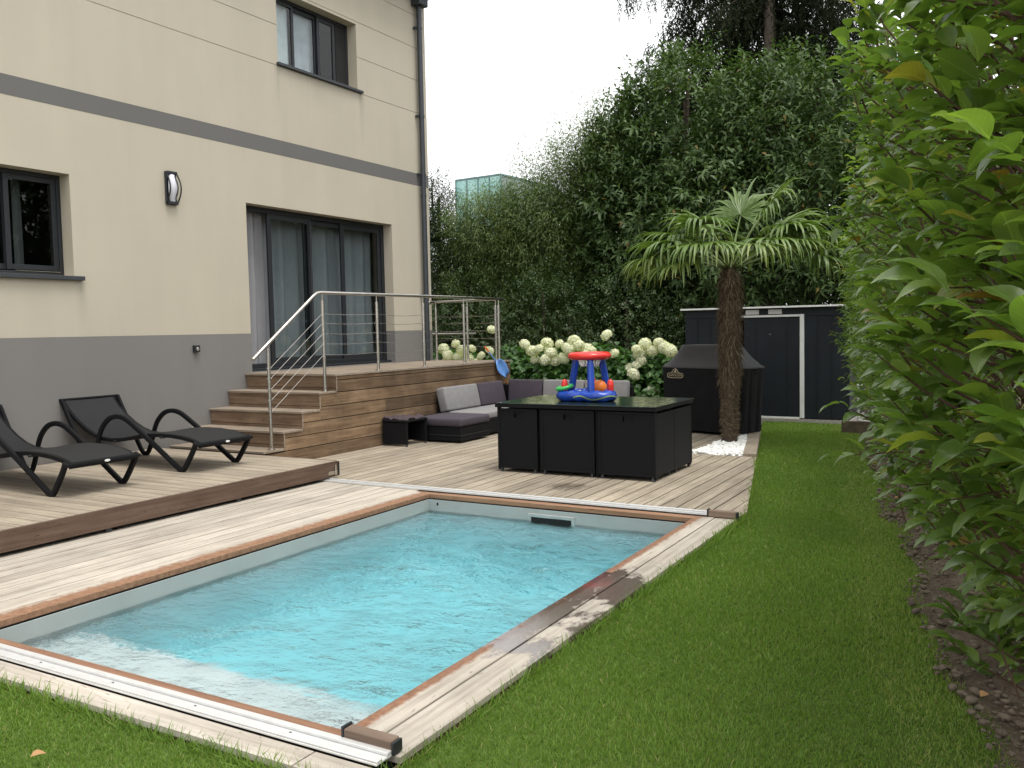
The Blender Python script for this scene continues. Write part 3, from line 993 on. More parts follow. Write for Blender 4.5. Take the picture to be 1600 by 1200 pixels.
# sliding deck
def sliding_deck():
    X0, X1, Y0, Y1 = -9.43, -6.49, 2.85, 7.40
    o = empty("sliding_deck", "raised sliding timber deck with red brown fascia carrying the loungers", "sliding deck", loc=(X0, Y0, 0))
    pitch = (Y1 - Y0) / 31
    me = MB().box(0, X1 - X0 - 0.001, 0, pitch - 0.0115, 0.172, 0.2, 0.002).mesh("plank", MAT['plankX'])
    for k in range(31):
        p = link("plank", me, None, o)
        p.location = (0, k * pitch + .003, 0)
    MB().box(X1 - X0, X1 - X0 + 0.026, 0, Y1 - Y0, 0.035, 0.199, 0.002).build("fascia", MAT['fascia'], o)
    MB().box(0.0, X1 - X0 - 0.002, Y1 - Y0 + 0.0005, Y1 - Y0 + 0.025, 0.035, 0.199, 0.002).build("fascia", MAT['fascia'], o)
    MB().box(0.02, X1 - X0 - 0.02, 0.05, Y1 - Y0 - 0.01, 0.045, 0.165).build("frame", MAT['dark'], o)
    # steel latch on the corner
    L = X1 - X0 + 0.0265
    MB().box(L, L + 0.006, Y1 - Y0 - 0.16, Y1 - Y0 - 0.02, 0.06, 0.10, 0.001).build("latch", MAT['steel'], o)
    MB().tube([(L + 0.012, Y1 - Y0 - 0.05, 0.05), (L + 0.012, Y1 - Y0 - 0.05, 0.165)], 0.008, 8).build("latch_bolt", MAT['steel'], o)
    MB().box(L, L + 0.004, Y1 - Y0 - 0.006, Y1 - Y0 + 0.02, 0.04, 0.195).build("end_trim", MAT['anth'], o)
    for yy in (0.35, 1.7, 3.1):
        MB().box(L - 0.022, L - 0.002, yy, yy + 0.05, 0.014, 0.034).build("wheel_block", MAT['anth'], o)
sliding_deck()

# ------------------------------------------------------------------ house
XW = -9.45
house = empty("house", "two storey house in cream render with grey base band and anthracite windows", "house", loc=(XW, 13.55, 0))
def hb(mb, name, mat, parent=None, smooth=False):
    o = mb.build(name, mat, None, smooth)
    if parent is None:
        rel(o, house)
    else:
        o.parent = parent
        o.matrix_parent_inverse = parent.matrix_parent_inverse if False else Matrix.Identity(4)
        # sub-parts are modelled in the same world frame as their part
    return o

OPEN = {  # y0, y1, z0, z1
    'door': (9.07, 12.41, 1.07, 3.455),
    'win2': (9.80, 11.60, 5.565, 6.62),
    'win1': (4.60, 6.40, 2.315, 3.475),
}
GROOVES = [5.52, 6.10, 6.665, 7.235]
def wall_skin(name, mat, z0, z1, x, xb=-9.80):
    ys = sorted({-3.0, 13.55} | {v for o in OPEN.values() for v in o[:2]})
    zs = {z0, z1}
    for o in OPEN.values():
        for v in o[2:]:
            if z0 < v < z1:
                zs.add(v)
    for g in GROOVES:
        for v in (g - 0.005, g + 0.005):
            if z0 < v < z1:
                zs.add(v)
    zs = sorted(zs)
    def depth(i, j):
        if i < 0 or j < 0 or i >= len(ys) - 1 or j >= len(zs) - 1:
            return xb
        yc, zc = (ys[i] + ys[i + 1]) / 2, (zs[j] + zs[j + 1]) / 2
        for (a, b, c, d) in OPEN.values():
            if a < yc < b and c < zc < d:
                return xb
        for g in GROOVES:
            if abs(zc - g) < 0.0051:
                return x - 0.008
        return x
    bm = bmesh.new()
    vd = {}
    def V(*p):
        k = tuple(round(q, 5) for q in p)
        if k not in vd:
            vd[k] = bm.verts.new(p)
        return vd[k]
    for i in range(len(ys) - 1):
        for j in range(len(zs) - 1):
            d = depth(i, j)
            y0, y1, a, b = ys[i], ys[i + 1], zs[j], zs[j + 1]
            if d > xb:
                bm.faces.new((V(d, y0, a), V(d, y1, a), V(d, y1, b), V(d, y0, b)))
            e = depth(i + 1, j)
            if abs(e - d) > 1e-6:
                bm.faces.new((V(d, y1, a), V(e, y1, a), V(e, y1, b), V(d, y1, b)))
            e = depth(i, j + 1)
            if abs(e - d) > 1e-6:
                bm.faces.new((V(d, y0, b), V(d, y1, b), V(e, y1, b), V(e, y0, b)))
            if i == 0:
                bm.faces.new((V(d, y0, a), V(xb, y0, a), V(xb, y0, b), V(d, y0, b)))
            if j == 0 and d > xb:
                bm.faces.new((V(d, y0, a), V(d, y1, a), V(xb, y1, a), V(xb, y0, a)))
    bmesh.ops.recalc_face_normals(bm, faces=bm.faces)
    me = bpy.data.meshes.new(name)
    bm.to_mesh(me); bm.free()
    me.materials.append(mat)
    o = link(name, me)
    rel(o, house)
    return o
wall_skin("plinth", MAT['grey'], -0.14, 1.617, XW + 0.002)
wall_skin("wall", MAT['cream'], 1.6175, 4.222, XW)
wall_skin("band", MAT['band'], 4.2225, 4.440, XW + 0.002)
wall_skin("wall", MAT['cream'], 4.4405, 7.72, XW)
# the other faces of the house
hb(MB().box(-18, -9.81, 13.2, 13.549, -0.14, 7.72), "gable_wall", MAT['cream'])
hb(MB().box(-18, -9.81, -3.0, -2.7, -0.14, 7.72), "gable_wall", MAT['cream'])
hb(MB().box(-18.3, -18.0, -3.0, 13.549, -0.14, 7.72), "back_wall", MAT['cream'])
def roof():
    mb = MB()
    x0, x1, y0, y1, z = -18.6, -9.14, -3.4, 13.9, 7.724
    vs = [mb.bm.verts.new(p) for p in ((x0, y0, z), (x1, y0, z), (x1, y1, z), (x0, y1, z))]
    ts = [mb.bm.verts.new((x, y, z + 0.12)) for x, y in ((x0, y0), (x1, y0), (x1, y1), (x0, y1))]
    r = [mb.bm.verts.new((-13.9, y0 + 4.6, 10.2)), mb.bm.verts.new((-13.9, y1 - 4.6, 10.2))]
    mb.bm.faces.new(vs[::-1])
    for i in range(4):
        mb.bm.faces.new((vs[i], vs[(i + 1) % 4], ts[(i + 1) % 4], ts[i]))
    mb.bm.faces.new((ts[1], ts[2], r[1], r[0])); mb.bm.faces.new((ts[3], ts[0], r[0], r[1]))
    mb.bm.faces.new((ts[0], ts[1], r[0])); mb.bm.faces.new((ts[2], ts[3], r[1]))
    hb(mb, "roof", plain("roof_tiles", (0.10, 0.07, 0.055), 0.8))
roof()
hb(MB().tube([(-9.07, -3.4, 7.76), (-9.07, 13.9, 7.76)], 0.075, 10), "gutter", MAT['zinc'], None, True)
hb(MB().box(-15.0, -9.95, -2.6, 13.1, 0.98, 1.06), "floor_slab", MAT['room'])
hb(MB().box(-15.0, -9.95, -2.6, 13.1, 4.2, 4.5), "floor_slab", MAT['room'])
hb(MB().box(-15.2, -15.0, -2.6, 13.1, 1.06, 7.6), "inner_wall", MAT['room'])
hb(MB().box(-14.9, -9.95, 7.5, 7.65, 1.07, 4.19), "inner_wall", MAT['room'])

# downpipe with hopper and brackets
yp = 13.27
dp = hb(MB().tube([(XW + 0.085, yp, 1.06), (XW + 0.085, yp, 7.4)], 0.047, 14), "downpipe", MAT['zinc'], None, True)
def hopper():
    mb = MB()
    mb.box(XW + 0.005, XW + 0.2, yp - 0.13, yp + 0.13, 7.38, 7.66, 0.01)
    hb(mb, "hopper", MAT['zinc'])
hopper()
for z in (2.25, 4.42, 5.45, 7.0):
    hb(MB().tube([(XW + 0.085, yp, z - 0.02), (XW + 0.085, yp, z + 0.02)], 0.054, 14), "bracket", MAT['zinc'], None, True)
    hb(MB().box(XW + 0.003, XW + 0.06, yp - 0.085, yp - 0.052, z - 0.02, z + 0.02), "bracket", MAT['zinc'])
hb(MB().tube([(XW + 0.085, yp, 4.02), (XW + 0.085, yp, 4.08)], 0.053, 14), "bracket", MAT['zinc'], None, True)

XF = -9.63
def frame_rect(mb, x0, x1, y0, y1, z0, z1, w, wb=None):
    wb = wb or w
    mb.box(x0, x1, y0, y0 + w, z0, z1, 0.003)
    mb.box(x0, x1, y1 - w, y1, z0, z1, 0.003)
    mb.box(x0 + .001, x1 - .001, y0 + w, y1 - w, z0, z0 + wb, 0.003)
    mb.box(x0 + .001, x1 - .001, y0 + w, y1 - w, z1 - w, z1, 0.003)

def sash(parent, x, y0, y1, z0, z1, w=0.065, pane=True):
    mb = MB()
    frame_rect(mb, x - 0.035, x, y0, y1, z0, z1, w)
    s = mb.build("sash", MAT['anth'], None)
    s.parent = parent
    if pane:
        p = MB().box(x - 0.022, x - 0.016, y0 + w - 0.006, y1 - w + 0.006, z0 + w - 0.006, z1 - w + 0.006).build("pane", MAT['pane'], None)
        p.parent = parent
    return s

def window(y0, y1, z0, z1, label):
    mb = MB()
    frame_rect(mb, XF - 0.085, XF, y0 + .002, y1 - .002, z0 + 0.002, z1 - .002, 0.045)
    w = mb.build("window", MAT['anth'])
    w['label'] = label
    w.parent = house
    w.matrix_parent_inverse = Matrix.Translation(house.location).inverted()
    return w

# sliding patio door
y0, y1, z0, z1 = OPEN['door']
mb = MB()
frame_rect(mb, XF - 0.12, XF, y0 + .002, y1 - .002, z0 + 0.002, z1 - .002, 0.07, 0.10)
mb.box(XF + 0.001, XF + 0.10, y0 + 0.003, y1 - 0.003, z0 + 0.002, z0 + 0.035, 0.003)
door = mb.build("patio_door", MAT['anth'])
rel(door, house)
door['label'] = "wide sliding glass patio door in a dark frame with grey curtains behind"
sash(door, XF - 0.015, 9.66, 10.60, z0 + 0.10, z1 - 0.072, 0.078)
sash(door, XF - 0.060, 10.47, 11.42, z0 + 0.10, z1 - 0.072, 0.078)
sash(door, XF - 0.018, 11.30, 12.33, z0 + 0.10, z1 - 0.072, 0.078)
g = MB().box(XF - 0.012, XF + 0.002, 10.545, 10.562, z0 + 0.12, z1 - 0.1).build("edge_trim", MAT['sill']); g.parent = door
# upper window: curtain pane, clear pane, one sash open
y0, y1, z0, z1 = OPEN['win2']
w2 = window(y0, y1, z0, z1, "upper window with white curtain and one dark open sash")
sash(w2, XF - 0.014, y0 + .047, 10.36, z0 + .047, z1 - .047, 0.05)
sash(w2, XF - 0.05, 10.30, 10.90, z0 + .047, z1 - .047, 0.055)
sash(w2, XF - 0.014, 10.88, y1 - .30, z0 + .047, z1 - .047, 0.06, True)
mb = MB().box(-9.62, XW + 0.05, y0 - 0.03, y1 + 0.10, z0 - 0.042, z0 - 0.0015, 0.004)
s = mb.build("sill", MAT['sill']); s.parent = w2
h = MB().tube([(XF + 0.005, 10.86, 5.86), (XF + 0.03, 10.86, 5.86), (XF + 0.03, 10.84, 5.76)], 0.008, 6).build("handle", MAT['anth']); h.parent = w2
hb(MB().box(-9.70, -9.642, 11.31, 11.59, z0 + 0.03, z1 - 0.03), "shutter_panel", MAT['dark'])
# lower window
y0, y1, z0, z1 = OPEN['win1']
w1 = window(y0, y1, z0, z1, "dark lower window at the left with projecting anthracite sill")
sash(w1, XF - 0.05, y0 + .047, 5.80, z0 + .06, z1 - .047, 0.06)
sash(w1, XF - 0.014, 5.74, y1 - .047, z0 + .06, z1 - .047, 0.06)
s = MB().box(-9.62, XW + 0.06, y0 - 0.10, y1 + 0.10, z0 - 0.05, z0 - 0.0015, 0.004).build("sill", MAT['sill']); s.parent = w1
t = MB().box(XF + 0.001, XF + 0.010, 5.82, y1 - .05, z0 + 0.045, z0 + 0.053).build("track", MAT['steel']); t.parent = w1

# curtains hanging behind the panes
def curtain(x, y0, y1, z0, z1, label, seed, mat=None, amp=0.045, grp="grey curtains behind the patio door"):
    rng = random.Random(seed)
    n = int((y1 - y0) * 46) + 4
    ph = rng.random() * 6
    rows = []
    bm = bmesh.new()
    for zz in (z0, (z0 + z1) / 2, z1):
        r = []
        for i in range(n):
            y = y0 + (y1 - y0) * i / (n - 1)
            dx = amp * math.sin(y * 26 + ph + 1.3 * math.sin(y * 7 + ph)) * (0.8 + 0.3 * math.sin(zz * 2 + y))
            r.append(bm.verts.new((x + dx, y, zz)))
        rows.append(r)
    for a, b in zip(rows[:-1], rows[1:]):
        for i in range(n - 1):
            bm.faces.new((a[i], a[i + 1], b[i + 1], b[i]))
    me = bpy.data.meshes.new("curtain")
    bm.to_mesh(me); bm.free()
    me.materials.append(mat or MAT['curtain'])
    me.polygons.foreach_set('use_smooth', [True] * len(me.polygons))
    o = link("curtain", me)
    tag(o, label, "curtain", grp)
curtain(-9.83, 9.00, 9.70, 1.10, 3.44, "light grey curtain hanging free in the open left end of the patio door", 1)
curtain(-9.92, 9.60, 10.56, 1.10, 3.44, "grey curtain behind the left glass panel of the patio door", 2)
curtain(-9.90, 10.50, 11.44, 1.10, 3.44, "grey curtain behind the middle glass panel of the patio door", 3)
curtain(-9.92, 11.36, 12.38, 1.10, 3.44, "grey curtain behind the right glass panel of the patio door", 4)
curtain(-9.735, 9.81, 10.33, 5.5, 6.6, "white curtain behind the left pane of the upper window", 5, plain("white_voile", (0.88, 0.88, 0.92), 0.9), 0.02, "curtains behind the small windows")
curtain(-9.765, 10.34, 10.92, 5.5, 6.6, "pale blind behind the middle pane of the upper window", 6, plain("pale_blind", (0.62, 0.62, 0.68), 0.9), 0.008, "curtains behind the small windows")
curtain(-9.90, 5.98, 6.10, 2.4, 3.4, "narrow grey curtain at the edge of the dark lower window", 7, plain("dark_curtain", (0.10, 0.10, 0.10), 0.9), 0.03, "curtains behind the small windows")

# wall lamp and small spotlight
def wall_lamp():
    yc, z0, z1 = 7.79, 3.28, 3.70
    o = empty("wall_lamp", "dark oval bulkhead wall lamp with white glass and a curved bar", "wall lamp", loc=(XW, yc, (z0 + z1) / 2))
    hz = (z1 - z0) / 2
    MB().box(0.001, 0.03, -0.085, 0.085, -hz, hz, 0.008).build("back_plate", MAT['anth'], o)
    # bowed diffuser
    bm = bmesh.new()
    n, m = 14, 8
    g = []
    for i in range(n + 1):
        t = i / n
        z = (-hz + 0.03) + (2 * hz - 0.06) * t
        bow = 0.035 + 0.055 * math.sin(math.pi * t)
        wd = 0.06 * math.sin(math.pi * (0.12 + 0.76 * t)) + 0.012
        g.append([bm.verts.new((0.03 + bow * math.sin(math.pi * (0.08 + .84 * j / m)) ** 0.6 - 0.01, wd * math.cos(math.pi * j / m), z)) for j in range(m + 1)])
    for i in range(n):
        for j in range(m):
            bm.faces.new((g[i][j], g[i][j + 1], g[i + 1][j + 1], g[i + 1][j]))
    me = bpy.data.meshes.new("diffuser"); bm.to_mesh(me); bm.free()
    me.materials.append(plain("opal_glass", (0.62, 0.62, 0.68), 0.25, 0, 0.04))
    me.polygons.foreach_set('use_smooth', [True] * len(me.polygons))
    link("diffuser", me, None, o)
    for s in (-0.083, 0.083):
        pts = [(0.03 + 0.085 * math.sin(math.pi * k / 12) - 0.004, s, -hz + 0.008 + (2 * hz - 0.016) * k / 12) for k in range(13)]
        MB().tube(pts, 0.01, flat=(0.016, 0.014, (0, 1, 0))).build("rim", MAT['anth'], o)
    pts = [(0.035 + 0.095 * math.sin(math.pi * k / 12), 0.02 , -hz + 0.03 + (2 * hz - 0.06) * k / 12) for k in range(13)]
    MB().tube(pts, 0.01, flat=(0.012, 0.012, (0, 1, 0))).build("guard_bar", MAT['anth'], o)
    for zz in (-hz + 0.02, hz - 0.02):
        MB().box(0.03, 0.062, -0.078, 0.078, zz - 0.02, zz + 0.02, 0.006).build("end_cap", MAT['anth'], o)
wall_lamp()
def spot():
    o = empty("spotlight", "tiny square spotlight on the grey wall base above the loungers", "spotlight", loc=(XW, 8.08, 1.43))
    MB().box(0.003, 0.05, -0.045, 0.045, -0.045, 0.045, 0.006).build("housing", MAT['anth'], o)
    MB().lathe([(0.026, 0), (0.026, 0.006), (0.018, 0.009)], 14, (0, 0, 0)).build("lens", MAT['steel'], o)
    l = o.children[-1] if False else [c for c in COL.objects if c.parent == o and c.name.startswith("lens")][0]
    l.rotation_euler = (0, math.radians(90), 0)
    l.location = (0.05, 0.0, -0.005)
spot()

# ------------------------------------------------------------------ timber terrace with steps
XT = -7.80
def terrace():
    y_end = 13.56
    o = empty("timber_terrace", "raised timber terrace with four steps and horizontal brown cladding boards", "terrace", loc=(XT, 8.95, 0))
    def b(mb, name, mat):
        return rel(mb.build(name, mat), o)
    xl = XW + 0.006
    Y = [7.63, 7.96, 8.29, 8.62, 8.95]          # riser planes
    ZT = [0.20, 0.405, 0.622, 0.84, 1.06]       # tread tops
    b(MB().box(xl, XT - 0.03, Y[1] + 0.02, y_end - 0.05, -0.05, 0.36).box(xl, XT - 0.031, Y[2] + 0.02, y_end - 0.051, 0.36, 0.58).box(xl, XT - 0.032, Y[3] + .02, y_end - 0.052, 0.58, 0.80).box(xl, XT - 0.033, Y[4] + .02, y_end - 0.053, 0.80, 1.03), "carcass", MAT['dark'])
    for k in range(4):
        nose = 0.025
        b(MB().box(xl, XT + 0.012, Y[k] - nose, Y[k + 1] - 0.002, ZT[k] - 0.028, ZT[k], 0.003), "tread", MAT['tread'])
    for k in range(4):
        zt = ZT[k + 1] - 0.029
        zb = ZT[k] + 0.001
        mid = zb + 0.035
        b(MB().box(xl, XT - 0.001, Y[k + 1], Y[k + 1] + 0.02, mid + 0.003, zt, 0.002), "riser", MAT['riser'])
        b(MB().box(xl, XT - 0.002, Y[k + 1] + 0.003, Y[k + 1] + 0.02, zb, mid - 0.003, 0.001), "riser", MAT['riser'])
        b(MB().box(XT - 0.0005, XT + 0.004, Y[k + 1] - 0.003, Y[k + 1] + 0.016, ZT[k] + 0.001, zt), "corner_trim", MAT['tread'])
    # side cladding, rows cut back to the steps
    jz = [-0.02, 0.160, 0.318, 0.478, 0.648, 0.818, 0.978, 1.031]
    secs = [(7.66, ZT[0] - .028)] + [(Y[k], ZT[k] - .028) for k in range(1, 4)] + [(Y[4], 1.032)]
    for a, c in zip(jz[:-1], jz[1:]):
        for k, (ys, lim) in enumerate(secs):
            if lim >= c - 0.02:
                top = min(c - 0.005, lim)
                cuts = [ys + 0.017, y_end]
                if y_end - ys > 3:
                    cuts = [ys + 0.017, 9.9 + (a * 37) % 2.2, y_end]
                for u, v in zip(cuts[:-1], cuts[1:]):
                    b(MB().box(XT - 0.022, XT, u + .001, v - .001, a + 0.005, top, 0.003), "cladding_board", MAT['clad'])
                break
            if lim > a + 0.02:
                b(MB().box(XT - 0.022, XT, ys + 0.018, secs[k + 1][0] + 0.016, a + 0.005, lim, 0.002), "cladding_board", MAT['clad'])
    for a, c in zip(jz[:-1], jz[1:]):
        b(MB().box(XW + 0.006, XT - 0.0225, y_end, y_end + 0.02, a + .004, c - .004, 0.002), "cladding_board", MAT['riser'])
    # top boards run along the house
    n = 11
    w = (XT + 0.014 - xl) / n
    for k in range(n):
        b(MB().box(xl + k * w + 0.003, xl + (k + 1) * w - 0.003, Y[4] - 0.028, y_end + 0.02, 1.0315, 1.06, 0.002), "top_board", MAT['tread'])
terrace()

# ------------------------------------------------------------------ steel railings
def post(o, x, y, z0, z1):
    b = MB().tube([(x, y, z0), (x, y, z1)], 0.0215, 12).build("post", MAT['steel'], None, True)
    rel(b, o)
    rel(MB().lathe([(0.05, 0), (0.05, 0.006), (0.028, 0.014), (0.0225, 0.016)], 16, (x, y, z0)).build("base_flange", MAT['steel'], None, True), o)
    rel(MB().tube([(x, y, z1), (x, y, z1 + 0.09)], 0.008, 8).build("pin", MAT['steel'], None, True), o)
    rel(MB().tube([(x, y, z1 - 0.02), (x, y, z1 + 0.003)], 0.0235, 12).build("collar", MAT['steel'], None, True), o)
def cable(o, a, b, sag=0.0):
    a, b = Vector(a), Vector(b)
    pts = []
    for k in range(9):
        t = k / 8
        p = a.lerp(b, t)
        p.z -= sag * 4 * t * (1 - t)
        pts.append(p)
    rel(MB().tube(pts, 0.0034, 6).build("cable", MAT['steel'], None, True), o)

def railings():
    xr = XT - 0.05
    o = empty("railing", "stainless steel railing with slack cables along the steps and terrace front", "railing", "steel railings of the terrace", (xr, 7.8, 0.2))
    ps = [(7.80, 0.2, 0.2), (8.79, 0.84, 0), (9.91, 1.06, 0), (11.03, 1.06, 0), (12.16, 1.06, 0), (13.28, 1.06, 0)]
    tops = [1.43, 2.02, 2.02, 2.02, 2.02, 2.02]
    for (y, z, _), t in zip(ps, tops):
        post(o, xr, y, z + 0.001, t)
    hr = [(xr, 7.55, 1.305), (xr, 8.62, 2.075), (xr, 8.685, 2.115), (xr, 8.75, 2.125), (xr, 13.46, 2.132)]
    rel(MB().tube(hr, 0.0225, 12).build("handrail", MAT['steel'], None, True), o)
    zs = [1.854, 1.73, 1.595, 1.462, 1.318]
    for i in range(2, 5):
        for z in zs:
            cable(o, (xr, ps[i][0], z), (xr, ps[i + 1][0], z - 0.004), 0.02 + 0.012 * random.random())
    for z in zs:
        cable(o, (xr, 8.79, z), (xr, 9.91, z), 0.014)
    for za, zb in zip((1.19, 1.065, 0.935, 0.805, 0.665), zs):
        pts = [(xr, 7.80, za), (xr, 7.84, za + 0.01), (xr, 8.75, zb - 0.02), (xr, 8.79, zb)]
        rel(MB().tube(pts, 0.0034, 6).build("cable", MAT['steel'], None, True), o)
        rel(MB().tube([(xr, 7.765, za), (xr, 7.835, za)], 0.007, 8).build("cable_fitting", MAT['steel'], None, True), o)
    # return railing at the far end
    yb = 13.38
    q = empty("railing", "short steel railing returning from the house corner at the terrace end", "railing", "steel railings of the terrace", (-9.3, yb, 1.06))
    for x in (-9.24, -8.56, -7.97):
        post(q, x, yb, 1.061, 2.02)
    rel(MB().tube([(-9.36, yb, 2.12), (-9.30, yb, 2.123), (-7.94, yb, 2.128)], 0.0215, 12).build("handrail", MAT['steel'], None, True), q)
    rel(MB().box(-9.44, -9.36, yb - 0.035, yb + 0.035, 2.085, 2.155, 0.008).build("wall_bracket", MAT['steel']), q)
    for z in zs:
        cable(q, (-9.24, yb, z), (-8.56, yb, z), 0.012)
        cable(q, (-8.56, yb, z), (-7.97, yb, z), 0.012)
        cable(q, (-7.97, yb, z), (-7.855, yb, z), 0.0)
    # lower handrail of the steps behind the terrace
    s = empty("railing", "low steel handrail of the garden steps behind the terrace among hydrangeas", "railing", "steel railings of the terrace", (-9.2, 14.5, 0.3))
    rel(MB().tube([(-10.2, 14.5, 1.535), (-9.08, 14.5, 1.528)], 0.021, 12).build("handrail", MAT['steel'], None, True), s)
    post(s, -9.27, 14.5, 0.2, 1.42)
railings()

# ------------------------------------------------------------------ sun loungers
def lounger(loc, label, first=None):
    W = 0.76
    o = empty("sun_lounger", label, "sun lounger", "black woven sun loungers", loc)
    for y in (0.02, W - 0.02):
        raw = [(-0.01, .31), (-0.06, .22), (-0.19, .045), (-0.245, .018), (-0.30, .045), (-0.53, .19), (-0.82, .37), (-1.02, .485), (-1.12, .53), (-1.24, .545), (-1.37, .515), (-1.48, .43), (-1.545, .33), (-1.58, .24), (-1.66, .07), (-1.72, .02), (-1.79, .05), (-1.90, .22), (-2.05, .45), (-2.20, .70)]
        # smooth the polyline
        pts = []
        for i in range(len(raw) - 1):
            p0 = raw[max(i - 1, 0)]; p1 = raw[i]; p2 = raw[i + 1]; p3 = raw[min(i + 2, len(raw) - 1)]
            for k in range(3):
                t = k / 3
                f = lambda a, b, c, d: 0.5 * (2 * b + (c - a) * t + (2 * a - 5 * b + 4 * c - d) * t * t + (3 * b - a - 3 * c + d) * t ** 3)
                pts.append((f(p0[0], p1[0], p2[0], p3[0]), y, f(p0[1], p1[1], p2[1], p3[1])))
        pts.append((raw[-1][0], y, raw[-1][1]))
        MB().tube(pts, 0.02, flat=(0.05, 0.036, (0, 1, 0))).build("side_frame", MAT['wicker'], o, True)
        for fx in (-0.245, -1.72):
            MB().lathe([(0.014, -0.018), (0.016, -0.008), (0.010, 0.0)], 10, (fx, y, 0.019)).build("foot", MAT['anth'], o)
    prof = [(0.0, .275), (0.0, .305), (-0.10, .338), (-0.25, .362), (-0.42, .375), (-0.62, .376), (-0.80, .366), (-1.0, .338), (-1.2, .305), (-1.4, .288), (-1.55, .298), (-1.70, .335), (-1.85, .40), (-2.0, .49), (-2.12, .58), (-2.2, .665), (-2.235, .715), (-2.255, .70)]
    def sheet(name, y0, y1, off, th, mat, ny=2):
        bm = bmesh.new()
        top, bot = [], []
        n = len(prof)
        for i, (x, z) in enumerate(prof):
            a = Vector(prof[max(i - 1, 0)]); c = Vector(prof[min(i + 1, n - 1)])
            t = (c - a).normalized()
            nn = Vector((t.y, -t.x))
            if nn.y < 0:
                nn = -nn
            if i == 0:
                nn = Vector((0, 0))
            rt, rb = [], []
            for k in range(ny + 1):
                f = k / ny
                y = y0 + (y1 - y0) * f
                dip = -0.012 * math.sin(math.pi * f) * (1 if 1 < i < n - 2 else 0)
                rt.append(bm.verts.new((x + nn.x * off, y, z + nn.y * off + dip)))
                rb.append(bm.verts.new((x + nn.x * (off - th), y, z + nn.y * (off - th) + dip - (0.02 if i == 0 else 0))))
            top.append(rt); bot.append(rb)
        for i in range(n - 1):
            for k in range(ny):
                bm.faces.new((top[i][k], top[i + 1][k], top[i + 1][k + 1], top[i][k + 1]))
                bm.faces.new((bot[i][k], bot[i][k + 1], bot[i + 1][k + 1], bot[i + 1][k]))
            bm.faces.new((top[i][0], bot[i][0], bot[i + 1][0], top[i + 1][0]))
            bm.faces.new((top[i][ny], top[i + 1][ny], bot[i + 1][ny], bot[i][ny]))
        for i in (0, n - 1):
            for k in range(ny):
                bm.faces.new((top[i][k], top[i][k + 1], bot[i][k + 1], bot[i][k]))
        bmesh.ops.recalc_face_normals(bm, faces=bm.faces)
        me = bpy.data.meshes.new(name); bm.to_mesh(me); bm.free()
        me.materials.append(mat)
        me.polygons.foreach_set('use_smooth', [True] * len(me.polygons))
        me.set_sharp_from_angle(angle=math.radians(40))
        return link(name, me, None, o)
    sheet("woven_seat", 0.075, W - 0.075, 0.006, 0.014, MAT['mesh'], 6)
    sheet("seat_rail", 0.046, 0.0745, 0.004, 0.036, MAT['wicker'], 1)
    sheet("seat_rail", W - 0.0745, W - 0.046, 0.004, 0.036, MAT['wicker'], 1)
    MB().box(-0.004, 0.03, 0.0, W, 0.272, 0.306, 0.008).build("foot_rail", MAT['wicker'], o)
    MB().tube([(-2.225, 0.0, .70), (-2.225, W, .70)], 0.018, 8).build("head_rail", MAT['wicker'], o)
    bd = MB().lathe([(0.019, 0.0), (0.019, 0.002), (0.017, 0.003)], 16, (0, 0, 0)).build("badge", MAT['white'], o)
    bd.rotation_euler = (0, math.radians(90), 0); bd.scale = (0.6, 1.5, 1)
    bd.location = (0.0305, 0.40, 0.288)
    for x in (-0.55, -1.3):
        MB().tube([(x, 0.02, .345 if x > -1 else .27), (x, W - .02, .345 if x > -1 else .27)], 0.012, 8).build("crossbar", MAT['anth'], o)
    return o
lounger((-7.23, 6.13, 0.2), "black woven sun lounger with raised back nearest the timber steps")
lounger((-7.20, 4.69, 0.2), "black woven sun lounger farther from the steps, its back cut off at the left")

